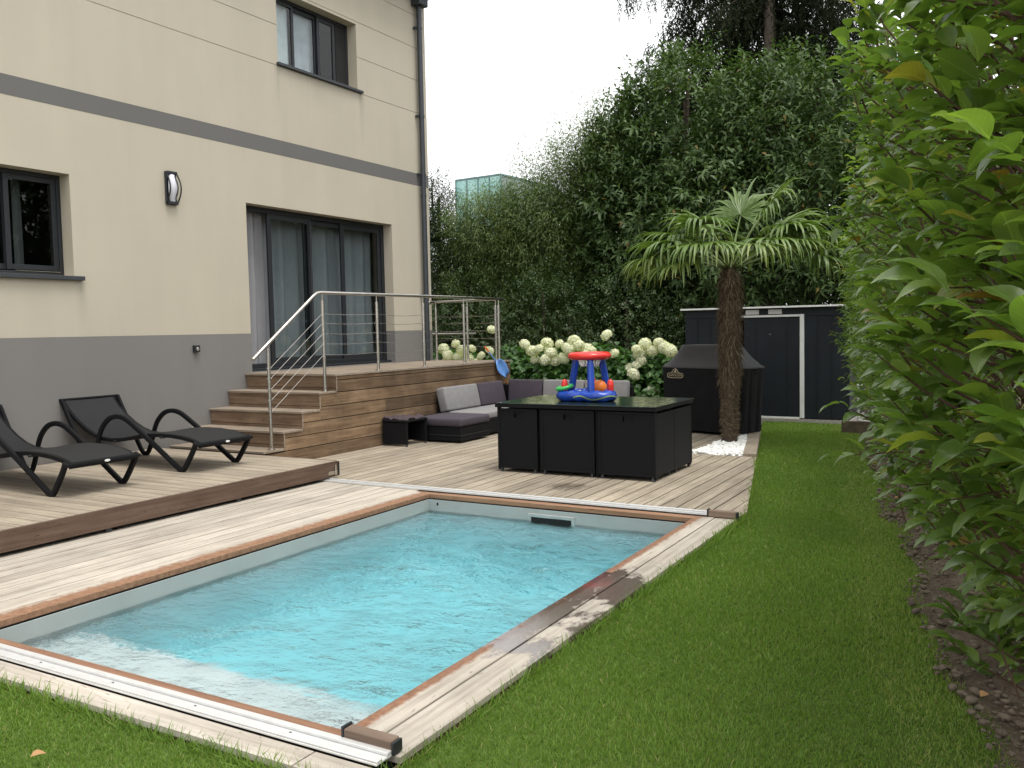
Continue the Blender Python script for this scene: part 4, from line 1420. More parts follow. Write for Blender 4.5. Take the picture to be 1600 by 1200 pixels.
# ------------------------------------------------------------------ table with six tucked chairs
def tablemat():
    m, nt, b = new_mat("green_black_glass")
    n = noise(nt, pos(nt, (1, 1, 1)), 5, 5, 0.7)
    nt.links.new(ramp(nt, n, [(0.3, (0.010, 0.018, 0.016)), (0.7, (0.022, 0.036, 0.032))]).outputs[0], b.inputs['Base Color'])
    rn = ramp(nt, noise(nt, pos(nt, (6, 2, 1)), 2.5, 5, 0.7), [(0.35, (0.04,) * 3), (0.7, (0.24,) * 3)])
    nt.links.new(rn.outputs[0], b.inputs['Roughness'])
    b.inputs['Specular IOR Level'].default_value = 0.6
    return m
def dining():
    x0, x1, y0, y1 = -5.12, -3.20, 8.52, 9.74
    t = empty("dining_table", "black wicker cube dining table with dark green glass top", "table", loc=((x0 + x1) / 2, (y0 + y1) / 2, 0))
    rel(MB().box(x0, x1, y0, y1, 0.768, 0.778, 0.002).build("glass_top", tablemat()), t)
    rel(MB().box(x0 + .004, x1 - .004, y0 + .004, y1 - .004, 0.728, 0.767, 0.004).build("apron", MAT['wicker']), t)
    for x in (x0 + 0.01, -4.558 - 0.017, -3.877 - 0.02, x1 - 0.055):
        for y in (y0 + 0.045, y1 - 0.085):
            rel(MB().box(x, x + 0.036, y, y + 0.04, 0.02, 0.727, 0.003).build("leg", MAT['wicker']), t)
    rel(MB().box(x0 + .06, x1 - .06, (y0 + y1) / 2 - .02, (y0 + y1) / 2 + .02, 0.1, 0.727).build("centre_panel", MAT['dark']), t)
    names = ["left", "middle", "right"]
    spans = [(-5.085, -4.592), (-4.538, -3.905), (-3.848, -3.217)]
    for row, (fy, s, what) in enumerate(((8.545, 1, "on the pool side"), (9.70, -1, "on the hydrangea side"))):
        for k, (a, c) in enumerate(spans):
            which = ("next to the sofa", "in the middle", "at the palm end")[k]
            o = empty("wicker_chair", f"black wicker cube chair {what}, {which}", "chair", "cube chairs tucked under the dining table", ((a + c) / 2, fy, 0), 0 if s > 0 else math.pi)
            w = (c - a) / 2
            mb = MB()
            # back panel with a hand slot near the top
            hx, hw, z0, z1, h0, h1 = 0.02, 0.062, 0.045, 0.716, 0.615, 0.668
            mb.box(-w, hx - hw, 0, 0.035, z0, z1, 0.0)
            mb.box(hx + hw, w, 0, 0.035, z0, z1, 0.0)
            mb.box(hx - hw, hx + hw, 0, 0.035, z0, h0, 0.0)
            mb.box(hx - hw, hx + hw, 0, 0.035, h1, z1, 0.0)
            bmesh.ops.remove_doubles(mb.bm, verts=mb.bm.verts, dist=1e-4)
            mb.build("back_panel", MAT['wicker'], o)
            MB().box(hx - hw - .01, hx + hw + .01, 0.036, 0.05, h0 - .01, h1 + .01).build("slot_backing", MAT['dark'], o)
            fr = MB()
            frame_w = 0.022
            fr.box(-w - .004, -w + frame_w, -0.007, -0.0006, z0, z1, 0.002)
            fr.box(w - frame_w, w + .004, -0.007, -0.0006, z0, z1, 0.002)
            fr.box(-w + frame_w, w - frame_w, -0.007, -0.0006, z1 - frame_w, z1, 0.002)
            fr.box(-w + frame_w, w - frame_w, -0.007, -0.0006, z0, z0 + frame_w, 0.002)
            fr.build("rim", MAT['wicker'], o)
            for sd in (-1, 1):
                MB().box(min(sd * w, sd * (w - 0.04)), max(sd * w, sd * (w - 0.04)), 0.0365, 0.574, 0.045, 0.70, 0.004).build("side_panel", MAT['wicker'], o)
            MB().box(-w + 0.042, w - 0.042, 0.06, 0.49, 0.30, 0.38, 0.01).build("seat", MAT['wicker'], o)
            for sx in (-w + 0.02, w - 0.045):
                for yy in (0.004, 0.46):
                    MB().box(sx, sx + 0.025, yy, yy + 0.025, 0.001, 0.0445).build("foot", MAT['zinc'], o)
dining()

# ------------------------------------------------------------------ inflatable hoop game on the table
def hoop():
    zt = 0.778
    o = empty("inflatable_hoop_game", "inflatable basketball hoop with red ring and blue posts on the table", "pool toy", loc=(-4.21, 9.12, zt + 0.001))
    # three-armed blue float
    bm = bmesh.new()
    n, m = 60, 12
    ring = []
    for i in range(n):
        a = 2 * math.pi * i / n
        R = 0.255 + 0.055 * math.cos(3 * (a - math.radians(90)))
        row = []
        for j in range(m):
            b_ = 2 * math.pi * j / m
            rr = R + 0.075 * math.cos(b_)
            row.append(bm.verts.new((rr * math.cos(a), rr * math.sin(a), 0.062 + 0.062 * math.sin(b_) + 0.006 * math.sin(a * 12))))
        ring.append(row)
    for i in range(n):
        for j in range(m):
            bm.faces.new((ring[i][j], ring[(i + 1) % n][j], ring[(i + 1) % n][(j + 1) % m], ring[i][(j + 1) % m]))
    me = bpy.data.meshes.new("float"); bm.to_mesh(me); bm.free()
    me.materials.append(MAT['blue']); me.polygons.foreach_set('use_smooth', [True] * len(me.polygons))
    link("float", me, None, o)
    MB().lathe([(0.20, 0.03), (0.205, 0.045), (0.19, 0.055)], 32).build("float_floor", MAT['blue'], o)
    # angles towards the camera: one post in front, two behind
    for a in (-62, 178, 58):
        ar = math.radians(a)
        p = Vector((0.235 * math.cos(ar), 0.235 * math.sin(ar), 0.11)); q = Vector((0.17 * math.cos(ar), 0.17 * math.sin(ar), 0.47))
        pts = [p.lerp(q, k / 6) for k in range(7)]
        MB().tube(pts, [0.036, 0.041, 0.039, 0.040, 0.039, 0.040, 0.034], 14).build("post", MAT['blue'], o, True)
    MB().torus((0, 0, 0.505), 0.185, 0.062, 40, 14, None, 0.72).build("hoop_ring", MAT['red'], o, True)
    for a in (-150, -12, 108):
        ar = math.radians(a)
        c = (0.285 * math.cos(ar), 0.285 * math.sin(ar), 0.10)
        MB().lathe([(0.028, 0), (0.036, 0.03), (0.037, 0.09), (0.030, 0.125), (0.012, 0.143), (0.001, 0.146)], 14, c).build("peg", MAT['red'], o, True)
    # print on the float and net of the hoop
    for k in range(18):
        a = 2 * math.pi * k / 18
        pts = [(0.135 * math.cos(a), 0.135 * math.sin(a), 0.475), (0.118 * math.cos(a + .17), 0.118 * math.sin(a + .17), 0.43), (0.098 * math.cos(a), 0.098 * math.sin(a), 0.385)]
        MB().tube(pts, 0.0035, 5).build("net_cord", MAT['net'], o)
        pts = [(0.135 * math.cos(a), 0.135 * math.sin(a), 0.475), (0.118 * math.cos(a - .17), 0.118 * math.sin(a - .17), 0.43), (0.098 * math.cos(a), 0.098 * math.sin(a), 0.385)]
        MB().tube(pts, 0.0035, 5).build("net_cord", MAT['net'], o)
    ar = math.radians(-150)
    g = MB().torus((0, 0, 0), 0.085, 0.022, 28, 10).build("throw_ring", MAT['green'], None, True)
    g.location = (-4.21 + 0.285 * math.cos(ar), 9.12 + 0.285 * math.sin(ar), zt + 0.153)
    g.rotation_euler = (0.14, -0.18, 0)
    tag(g, "bright green throwing ring hung over the left red peg of the hoop game", "toy ring")
    b = MB()
    bmesh.ops.create_uvsphere(b.bm, u_segments=20, v_segments=12, radius=0.085)
    bl = b.build("ball", MAT['orange'], None, True)
    bl.location = (-4.21 + 0.075, 9.12 + 0.10, zt + 0.142)
    tag(bl, "orange ball lying inside the blue float of the hoop game", "ball")
    rs = MB().torus((0, 0, 0), 0.085, 0.022, 28, 10).build("throw_ring", MAT['red'], None, True)
    rs.location = (-4.21 - 0.085, 9.12 + 0.09, zt + 0.08)
    tag(rs, "red throwing ring lying inside the blue float of the hoop game", "toy ring")
    # printed wave on the float's side
    pts_l, pts_h = [], []
    bm = bmesh.new()
    rows = []
    for k in range(22):
        a = math.radians(-105 + k * 4.3)
        R = 0.255 + 0.055 * math.cos(3 * (a - math.radians(90))) + 0.0775
        c = 0.05 + 0.02 * math.sin(k * 0.45)
        row = []
        for dz in (-0.008, 0.008):
            z = c + dz
            u = (z - 0.062) / 0.062
            rr = R - 0.075 + 0.0765 * math.sqrt(max(0, 1 - u * u))
            row.append(bm.verts.new((rr * math.cos(a), rr * math.sin(a), z)))
        rows.append(row)
    for p, q in zip(rows[:-1], rows[1:]):
        bm.faces.new((p[0], q[0], q[1], p[1]))
    me = bpy.data.meshes.new("printed_wave"); bm.to_mesh(me); bm.free()
    me.materials.append(plain("wave_print", (0.22, 0.30, 0.12), 0.3))
    link("printed_wave", me, None, o)
hoop()

# ------------------------------------------------------------------ corner sofa, ottoman, stool
def cushion(mb, x0, x1, y0, y1, z0, z1, r=0.03, m4=None):
    mb.box(x0, x1, y0, y1, z0, z1, r, m4, 3)
def sofa():
    o = empty("corner_sofa", "black wicker corner sofa with grey and purple cushions against the terrace", "sofa", loc=(-7.7, 11.3, 0))
    def b(mb, n, m, sm=False):
        return rel(mb.build(n, m, None, sm), o)
    b(MB().box(-7.76, -6.92, 11.22, 13.16, 0.04, 0.25, 0.008), "base", MAT['wicker'])
    b(MB().box(-6.915, -5.30, 12.45, 13.16, 0.04, 0.25, 0.008), "base", MAT['wicker'])
    b(MB().box(-7.775, -7.69, 11.22, 13.17, 0.255, 0.66, 0.01), "back_frame", MAT['wicker'])
    b(MB().box(-7.685, -5.30, 13.10, 13.17, 0.255, 0.66, 0.01), "back_frame", MAT['wicker'])
    def cu(x0, x1, y0, y1, z0, z1, mat, tilt=None, name="back_cushion"):
        mb = MB(); cushion(mb, x0, x1, y0, y1, z0, z1, 0.03)
        if tilt:
            ax, ang = tilt
            c = Vector(((x0 + x1) / 2, (y0 + y1) / 2, z0))
            mt = Matrix.Translation(c) @ Matrix.Rotation(ang, 4, ax) @ Matrix.Translation(-c)
            bmesh.ops.transform(mb.bm, matrix=mt, verts=mb.bm.verts)
        b(mb, name, mat, True)
    cu(-7.62, -6.93, 11.22, 11.98, 0.255, 0.365, MAT['greycushion'], None, "seat_cushion")
    cu(-7.62, -6.93, 11.985, 13.05, 0.255, 0.365, MAT['greycushion'], None, "seat_cushion")
    cu(-6.925, -6.13, 12.46, 13.05, 0.255, 0.365, MAT['greycushion'], None, "seat_cushion")
    cu(-6.125, -5.32, 12.46, 13.05, 0.255, 0.365, MAT['greycushion'], None, "seat_cushion")
    cu(-7.68, -7.52, 11.16, 12.13, 0.36, 0.735, MAT['greycushion'], ('Y', -0.22))
    cu(-7.68, -7.52, 12.15, 12.95, 0.36, 0.735, MAT['purple'], ('Y', -0.22))
    cu(-7.50, -6.86, 12.92, 13.07, 0.36, 0.755, MAT['purple'], ('X', -0.12))
    cu(-6.84, -6.10, 12.92, 13.07, 0.36, 0.755, MAT['greycushion'], ('X', -0.12))
    cu(-6.08, -5.34, 12.92, 13.07, 0.36, 0.755, MAT['greycushion'], ('X', -0.12))
    t = empty("ottoman", "low black wicker ottoman with thick purple cushion at the sofa's near end", "ottoman", loc=(-7.2, 10.8, 0))
    rel(MB().box(-7.60, -6.82, 10.42, 11.20, 0.03, 0.235, 0.008).build("base", MAT['wicker']), t)
    rel(MB().box(-7.606, -6.814, 10.414, 11.206, 0.105, 0.118, 0.002).build("trim_band", MAT['anth']), t)
    mb = MB(); cushion(mb, -7.62, -6.80, 10.40, 11.20, 0.237, 0.355, 0.035)
    rel(mb.build("cushion", MAT['purple'], None, True), t)
    s = empty("stool", "small black wicker side stool against the terrace boards under a towel", "stool", loc=(-7.55, 10.05, 0))
    def sb(mb, n, m, sm=False):
        return rel(mb.build(n, m, None, sm), s)
    sb(MB().box(-7.765, -7.34, 9.85, 9.885, 0.035, 0.335, 0.006), "side_panel", MAT['wicker'])
    sb(MB().box(-7.765, -7.34, 10.305, 10.34, 0.035, 0.335, 0.006), "side_panel", MAT['wicker'])
    sb(MB().box(-7.775, -7.33, 9.84, 10.35, 0.336, 0.372, 0.012), "top", MAT['wicker'])
    sb(MB().box(-7.765, -7.745, 9.886, 10.304, 0.05, 0.335), "back_panel", MAT['wicker'])
    for x in (-7.75, -7.36):
        for y in (9.865, 10.32):
            sb(MB().box(x - .012, x + .012, y - .012, y + .012, 0.001, 0.034), "foot", MAT['zinc'])
    # crumpled towel
    rng = np.random.default_rng(8)
    bm = bmesh.new()
    n = 26
    g = []
    for i in range(n + 1):
        row = []
        for j in range(n + 1):
            u, v = i / n, j / n
            x = -7.77 + 0.43 * u; y = 9.86 + 0.44 * v
            z = 0.392 + 0.012 * math.sin(u * 14 + 3 * v) + 0.014 * math.sin(v * 11 + u * 5) + 0.010 * math.sin(u * 31) * math.cos(v * 23)
            e = max(abs(u - .5), abs(v - .5)) * 2
            if e > 0.9:
                z -= (e - 0.9) * 0.15
            row.append(bm.verts.new((x, y, z)))
        g.append(row)
    for i in range(n):
        for j in range(n):
            bm.faces.new((g[i][j], g[i + 1][j], g[i + 1][j + 1], g[i][j + 1]))
    me = bpy.data.meshes.new("towel"); bm.to_mesh(me); bm.free()
    me.materials.append(plain("plum_towel", (0.060, 0.043, 0.050), 0.95, 0, 0.25, 20)); me.polygons.foreach_set('use_smooth', [True] * len(me.polygons))
    tw = link("towel", me)
    m_ = tw.modifiers.new("thick", 'SOLIDIFY'); m_.thickness = 0.022; m_.offset = -1
    tag(tw, "crumpled plum coloured towel lying on the small wicker stool", "towel")
sofa()

def spade():
    o = empty("toy_spade", "blue toy spade with orange handle leaning on the terrace corner post", "toy spade", loc=(XT + 0.05, 13.1, 0.8))
    x = XT + 0.03
    rel(MB().tube([(x - 0.06, 12.78, 1.31), (x - 0.04, 12.85, 1.235)], 0.016, 8).build("grip", MAT['orange'], None, True), o)
    rel(MB().tube([(x - 0.04, 12.85, 1.235), (x + 0.0, 13.05, 1.04)], 0.012, 8).build("shaft", MAT['skyblue'], None, True), o)
    # dished blade
    bm = bmesh.new()
    a, c = Vector((x + 0.002, 13.03, 1.06)), Vector((x + 0.045, 13.30, 0.80))
    ax = (c - a).normalized(); sd = Vector((0.15, 0.62, 0.70)).normalized(); sd = (sd - ax * sd.dot(ax)).normalized()
    nn = ax.cross(sd)
    rows = []
    for i in range(8):
        t = i / 7
        w = (0.055 + 0.06 * min(1, t * 4)) * (1 - 0.45 * max(0, t - 0.55) / 0.45)
        rows.append([bm.verts.new(a.lerp(c, t) + sd * (w * (k - 3) / 3) + nn * (0.03 * (((k - 3) / 3) ** 2))) for k in range(7)])
    for p, q in zip(rows[:-1], rows[1:]):
        for k in range(6):
            bm.faces.new((p[k], p[k + 1], q[k + 1], q[k]))
    me = bpy.data.meshes.new("blade"); bm.to_mesh(me); bm.free()
    me.materials.append(MAT['skyblue']); me.polygons.foreach_set('use_smooth', [True] * len(me.polygons))
    bo = link("blade", me); rel(bo, o)
    bo.modifiers.new("thick", 'SOLIDIFY').thickness = 0.006
    st = MB().tube([(XT + 0.035, 13.22, 0.84), (XT + 0.05, 13.33, 0.70), (XT + 0.05, 13.37, 0.62)], 0.011, 8).build("toy_rake_handle", plain("wood_handle", (0.42, 0.19, 0.05), 0.5), None, True)
    tag(st, "thin orange toy handle sticking up behind the sofa below the blue spade", "toy handle")
spade()

# ------------------------------------------------------------------ covered barbecue
def barbecue():
    ang = math.radians(-20)
    o = empty("covered_barbecue", "large barbecue under a black fabric cover with a printed badge", "barbecue", loc=(-3.98, 12.98, 0), rz=ang)
    W, D = 0.75, 0.32
    rng = random.Random(4)
    # cover skirt: closed shell with soft folds
    def shell(name, levels, mat, cap, sag=0.0):
        bm = bmesh.new()
        n = 72
        rows = []
        for (w, d, z, k) in levels:
            row = []
            for i in range(n):
                a = 2 * math.pi * i / n
                c, s = math.cos(a), math.sin(a)
                p = 9.0
                r = (abs(c) ** p + abs(s) ** p) ** (-1 / p)
                x, y = w * c * r, d * s * r
                f = 1 + k * (0.022 * math.sin(i * 1.35) + 0.014 * math.sin(i * 2.9 + 1))
                row.append(bm.verts.new((x * f, y * f, z + k * sag * math.sin(i * 0.7))))
            rows.append(row)
        for p_, q in zip(rows[:-1], rows[1:]):
            for i in range(n):
                bm.faces.new((p_[i], p_[(i + 1) % n], q[(i + 1) % n], q[i]))
        if cap:
            bm.faces.new(rows[-1])
        me = bpy.data.meshes.new(name); bm.to_mesh(me); bm.free()
        me.materials.append(mat); me.polygons.foreach_set('use_smooth', [True] * len(me.polygons))
        me.set_sharp_from_angle(angle=math.radians(35))
        return link(name, me, None, o)
    shell("cover_skirt", [(W * 0.93, D * 1.02, 0.045, 1.0), (W * 0.94, D, 0.3, 0.7), (W * 0.965, D, 0.65, 0.35), (W * 0.99, D, 0.9, 0.15), (W, D, 0.97, 0.0)], MAT['blackcover'], False)
    shell("cover_top", [(W + .003, D + .003, 0.968, 0.0), (W + .002, D + .002, 0.985, 0.0), (W * 0.93, D * 0.95, 1.01, 0.0), (W * 0.74, D * 0.82, 1.13, 0.0), (W * 0.60, D * 0.72, 1.255, 0.0), (W * 0.57, D * 0.70, 1.298, 0.0), (W * 0.56, D * 0.68, 1.310, 0)], MAT['coverTop'], True)
    MB().box(-W * 0.85, W * 0.85, -D * 0.85, D * 0.85, 0.03, 0.09).build("base_shelf", MAT['dark'], o)
    for x in (-W * 0.8, W * 0.8):
        for y in (-D * 0.8, D * 0.8):
            MB().lathe([(0.03, 0), (0.03, 0.03)], 10, (x, y, 0.001)).build("castor", MAT['dark'], o)
    # badge print on the front: lettering in a rounded frame with a flame above
    y = -D - 0.012
    def txt(s, size, x, z, nm):
        c = bpy.data.curves.new(nm, 'FONT')
        c.body = s; c.size = size; c.align_x = 'CENTER'; c.align_y = 'CENTER'; c.extrude = 0.0006
        t = bpy.data.objects.new(nm, c); COL.objects.link(t)
        c.materials.append(MAT['gold'])
        bpy.context.view_layer.update()
        me = bpy.data.meshes.new_from_object(t.evaluated_get(bpy.context.evaluated_depsgraph_get()))
        bpy.data.objects.remove(t)
        if not me.materials:
            me.materials.append(MAT['gold'])
        t = link(nm, me, None, o); t.location = (x, y, z); t.rotation_euler = (math.radians(90), 0, 0)
    cx, cz = -0.43, 0.855
    txt("NAPOLEON", 0.047, cx, cz, "lettering")
    pts = []
    for i in range(33):
        a = 2 * math.pi * i / 32
        c, s = math.cos(a), math.sin(a)
        r = (abs(c) ** 4 + abs(s) ** 4) ** (-.25)
        pts.append((cx + 0.148 * c * r, y, cz + 0.037 * s * r))
    MB().tube(pts, 0.0045, 5).build("badge_frame", MAT['gold'], o)
    arch = [(cx - 0.075 + 0.15 * k / 10, y, cz + 0.04 + 0.062 * math.sin(math.pi * k / 10) ** 1.6) for k in range(11)]
    MB().tube(arch, 0.0042, 5).build("badge_arch", MAT['gold'], o)
    fl = MB()
    fl.bm.faces.new([fl.bm.verts.new((cx + a, y, cz + b_)) for a, b_ in ((-0.016, 0.048), (0.018, 0.048), (0.022, 0.062), (0.012, 0.075), (0.014, 0.092), (-0.002, 0.082), (-0.018, 0.066))])
    fl.build("badge_flame", MAT['gold'], o)
    MB().torus((W + 0.03, 0.0, 0.93), 0.03, 0.008, 14, 8, Matrix.Rotation(math.radians(90), 4, 'X')).build("side_hook", MAT['dark'], o)
barbecue()

# ------------------------------------------------------------------ metal shed
def shed():
    Y = 15.08; x0, x1, D = -5.10, -2.36, 1.5
    o = empty("garden_shed", "dark blue grey metal garden shed with white door frame and lean-to roof", "shed", loc=((x0 + x1) / 2, Y, 0))
    def b(mb, n, m):
        return rel(mb.build(n, m), o)
    def slab(x0_, x1_, nm="wall_panel"):
        # each panel carries a shallow rib at its edge
        mb = MB()
        mb.box(x0_ + .002, x1_ - .002, Y, Y + 0.03, 0.03, 1.72, 0.003)
        b(mb, nm, MAT['shed'])
        b(MB().box(x1_ - 0.016, x1_ + 0.008, Y - 0.012, Y - 0.0005, 0.03, 1.72, 0.003), "rib", MAT['shed'])
    xs = [x0, x0 + 0.23, x0 + 0.46, x0 + 0.69, -4.14]
    for u, v in zip(xs[:-1], xs[1:]):
        slab(u, v)
    xs = [-3.07, -2.85, -2.62, x1]
    for u, v in zip(xs[:-1], xs[1:]):
        slab(u, v)
    b(MB().box(x0, x1, Y - 0.006, Y + 0.03, 1.722, 1.865, 0.003), "header", MAT['shed'])
    b(MB().box(x0, x0 + .03, Y + .032, Y + D, 0.03, 1.86), "side_wall", MAT['shed'])
    b(MB().box(x1 - .03, x1, Y + .032, Y + D, 0.03, 1.86), "side_wall", MAT['shed'])
    b(MB().box(x0, x1, Y + D, Y + D + .03, 0.03, 1.7), "back_wall", MAT['shed'])
    mb = MB()
    vs = [(x0 - 0.06, Y - 0.07), (x1 + 0.06, Y - 0.07), (x1 + 0.06, Y + D + 0.08), (x0 - 0.06, Y + D + 0.08)]
    lo = [mb.bm.verts.new((x, y, 1.868 - (0.18 if y > Y + 1 else 0))) for x, y in vs]
    hi = [mb.bm.verts.new((x, y, 1.882 - (0.18 if y > Y + 1 else 0))) for x, y in vs]
    mb.bm.faces.new(hi); mb.bm.faces.new(lo[::-1])
    for i in range(4):
        mb.bm.faces.new((lo[i], lo[(i + 1) % 4], hi[(i + 1) % 4], hi[i]))
    b(mb, "roof", MAT['shed'])
    b(MB().box(x0 - 0.062, x1 + 0.062, Y - 0.082, Y - 0.0705, 1.866, 1.894, 0.002), "roof_trim", MAT['white'])
    # door and white frame
    d = b(MB().box(-4.06, -3.14, Y - 0.008, Y + 0.02, 0.06, 1.70, 0.003), "door", MAT['shed'])
    for xx in (-3.86, -3.34):
        r = MB().box(xx - .008, xx + .008, Y - 0.014, Y - 0.0085, 0.1, 1.66).build("rib", MAT['shed']); r.parent = d
    for px, pz in ((-3.62, 1.43), (-3.30, 1.10), (-3.30, 0.60), (-3.52, 0.36), (-4.0, 1.43)):
        s_ = MB().lathe([(0.006, 0), (0.006, .004)], 8).build("screw", MAT['steel']); s_.parent = d
        s_.location = (px, Y - 0.009, pz); s_.rotation_euler = (math.radians(90), 0, 0)
    hnd = MB().box(-4.02, -3.98, Y - 0.055, Y - 0.0085, 0.92, 1.06, 0.008).build("handle", MAT['dark']); hnd.parent = d
    b(MB().box(-3.135, -3.065, Y - 0.022, Y + 0.005, 0.03, 1.755, 0.004), "frame_post", MAT['white'])
    b(MB().box(-4.20, -3.136, Y - 0.020, Y + 0.0, 1.715, 1.752, 0.003), "frame_rail", MAT['white'])
    b(MB().box(-4.20, -3.136, Y - 0.020, Y + 0.0, 0.012, 0.045, 0.003), "threshold", MAT['white'])
    b(MB().box(x0, x1 + .02, Y - 0.03, Y + D, -0.10, 0.011), "base", plain("pale_concrete", (0.33, 0.31, 0.27), 0.9, 0, 0.25, 14))
    for xa in (-4.03, -3.65):
        v = b(MB().box(xa, xa + 0.225, Y - 0.012, Y - 0.007, 1.765, 1.845, 0.002), "vent", MAT['white'])
        for k in range(5):
            l = MB().box(xa + 0.015, xa + 0.21, Y - 0.018, Y - 0.0125, 1.775 + k * 0.0135, 1.783 + k * 0.0135).build("slat", MAT['alu']); l.parent = v
shed()

def leaning_frame():
    o = empty("old_window_frame", "white metal frame leaning beside the shed, half hidden by the hedge", "frame", loc=(-1.95, 13.9, 0.12))
    fr = MB()
    frame_rect(fr, -0.012, 0.012, -0.13, 0.13, 0, 0.56, 0.028)
    a = fr.build("rim", MAT['white'], o)
    a.rotation_euler = (0.05, -0.10, math.radians(62))
    k = MB().box(-2.27, -1.55, 13.80, 13.86, -0.05, 0.14, 0.006).build("kerb_board", MAT['soilwood'])
    k['kind'] = 'structure'
leaning_frame()

# ------------------------------------------------------------------ white pebbles round the palm
def pebbles():
    rng = np.random.default_rng(9)
    ico = bmesh.new(); bmesh.ops.create_icosphere(ico, subdivisions=2, radius=1)
    iv = np.array([v.co[:] for v in ico.verts]); it = np.array([[v.index for v in f.verts] for f in ico.faces]); ico.free()
    P = []
    while len(P) < 2300:
        y = rng.uniform(10.67, 12.7); x = rng.uniform(-3.55, -2.7)
        if x < edge_x(y) - 0.165:
            P.append((x, y, rng.uniform(-0.045, 0.022)))
    P = np.array(P); n = len(P)
    s = rng.uniform(0.016, 0.030, (n, 1, 1)) * rng.uniform(0.65, 1.15, (n, 1, 3)) * np.array([1, 1, 0.75])
    jit = 1 + rng.normal(0, 0.07, (n, len(iv), 1))
    V = iv[None] * s * jit + P[:, None, :]
    o = link("white_pebbles", raw_mesh("white_pebbles", V.reshape(-1, 3), (it[None] + (np.arange(n) * len(iv))[:, None, None]).reshape(-1, 3), None, MAT['pebble'], False))
    o['kind'] = 'stuff'
pebbles()

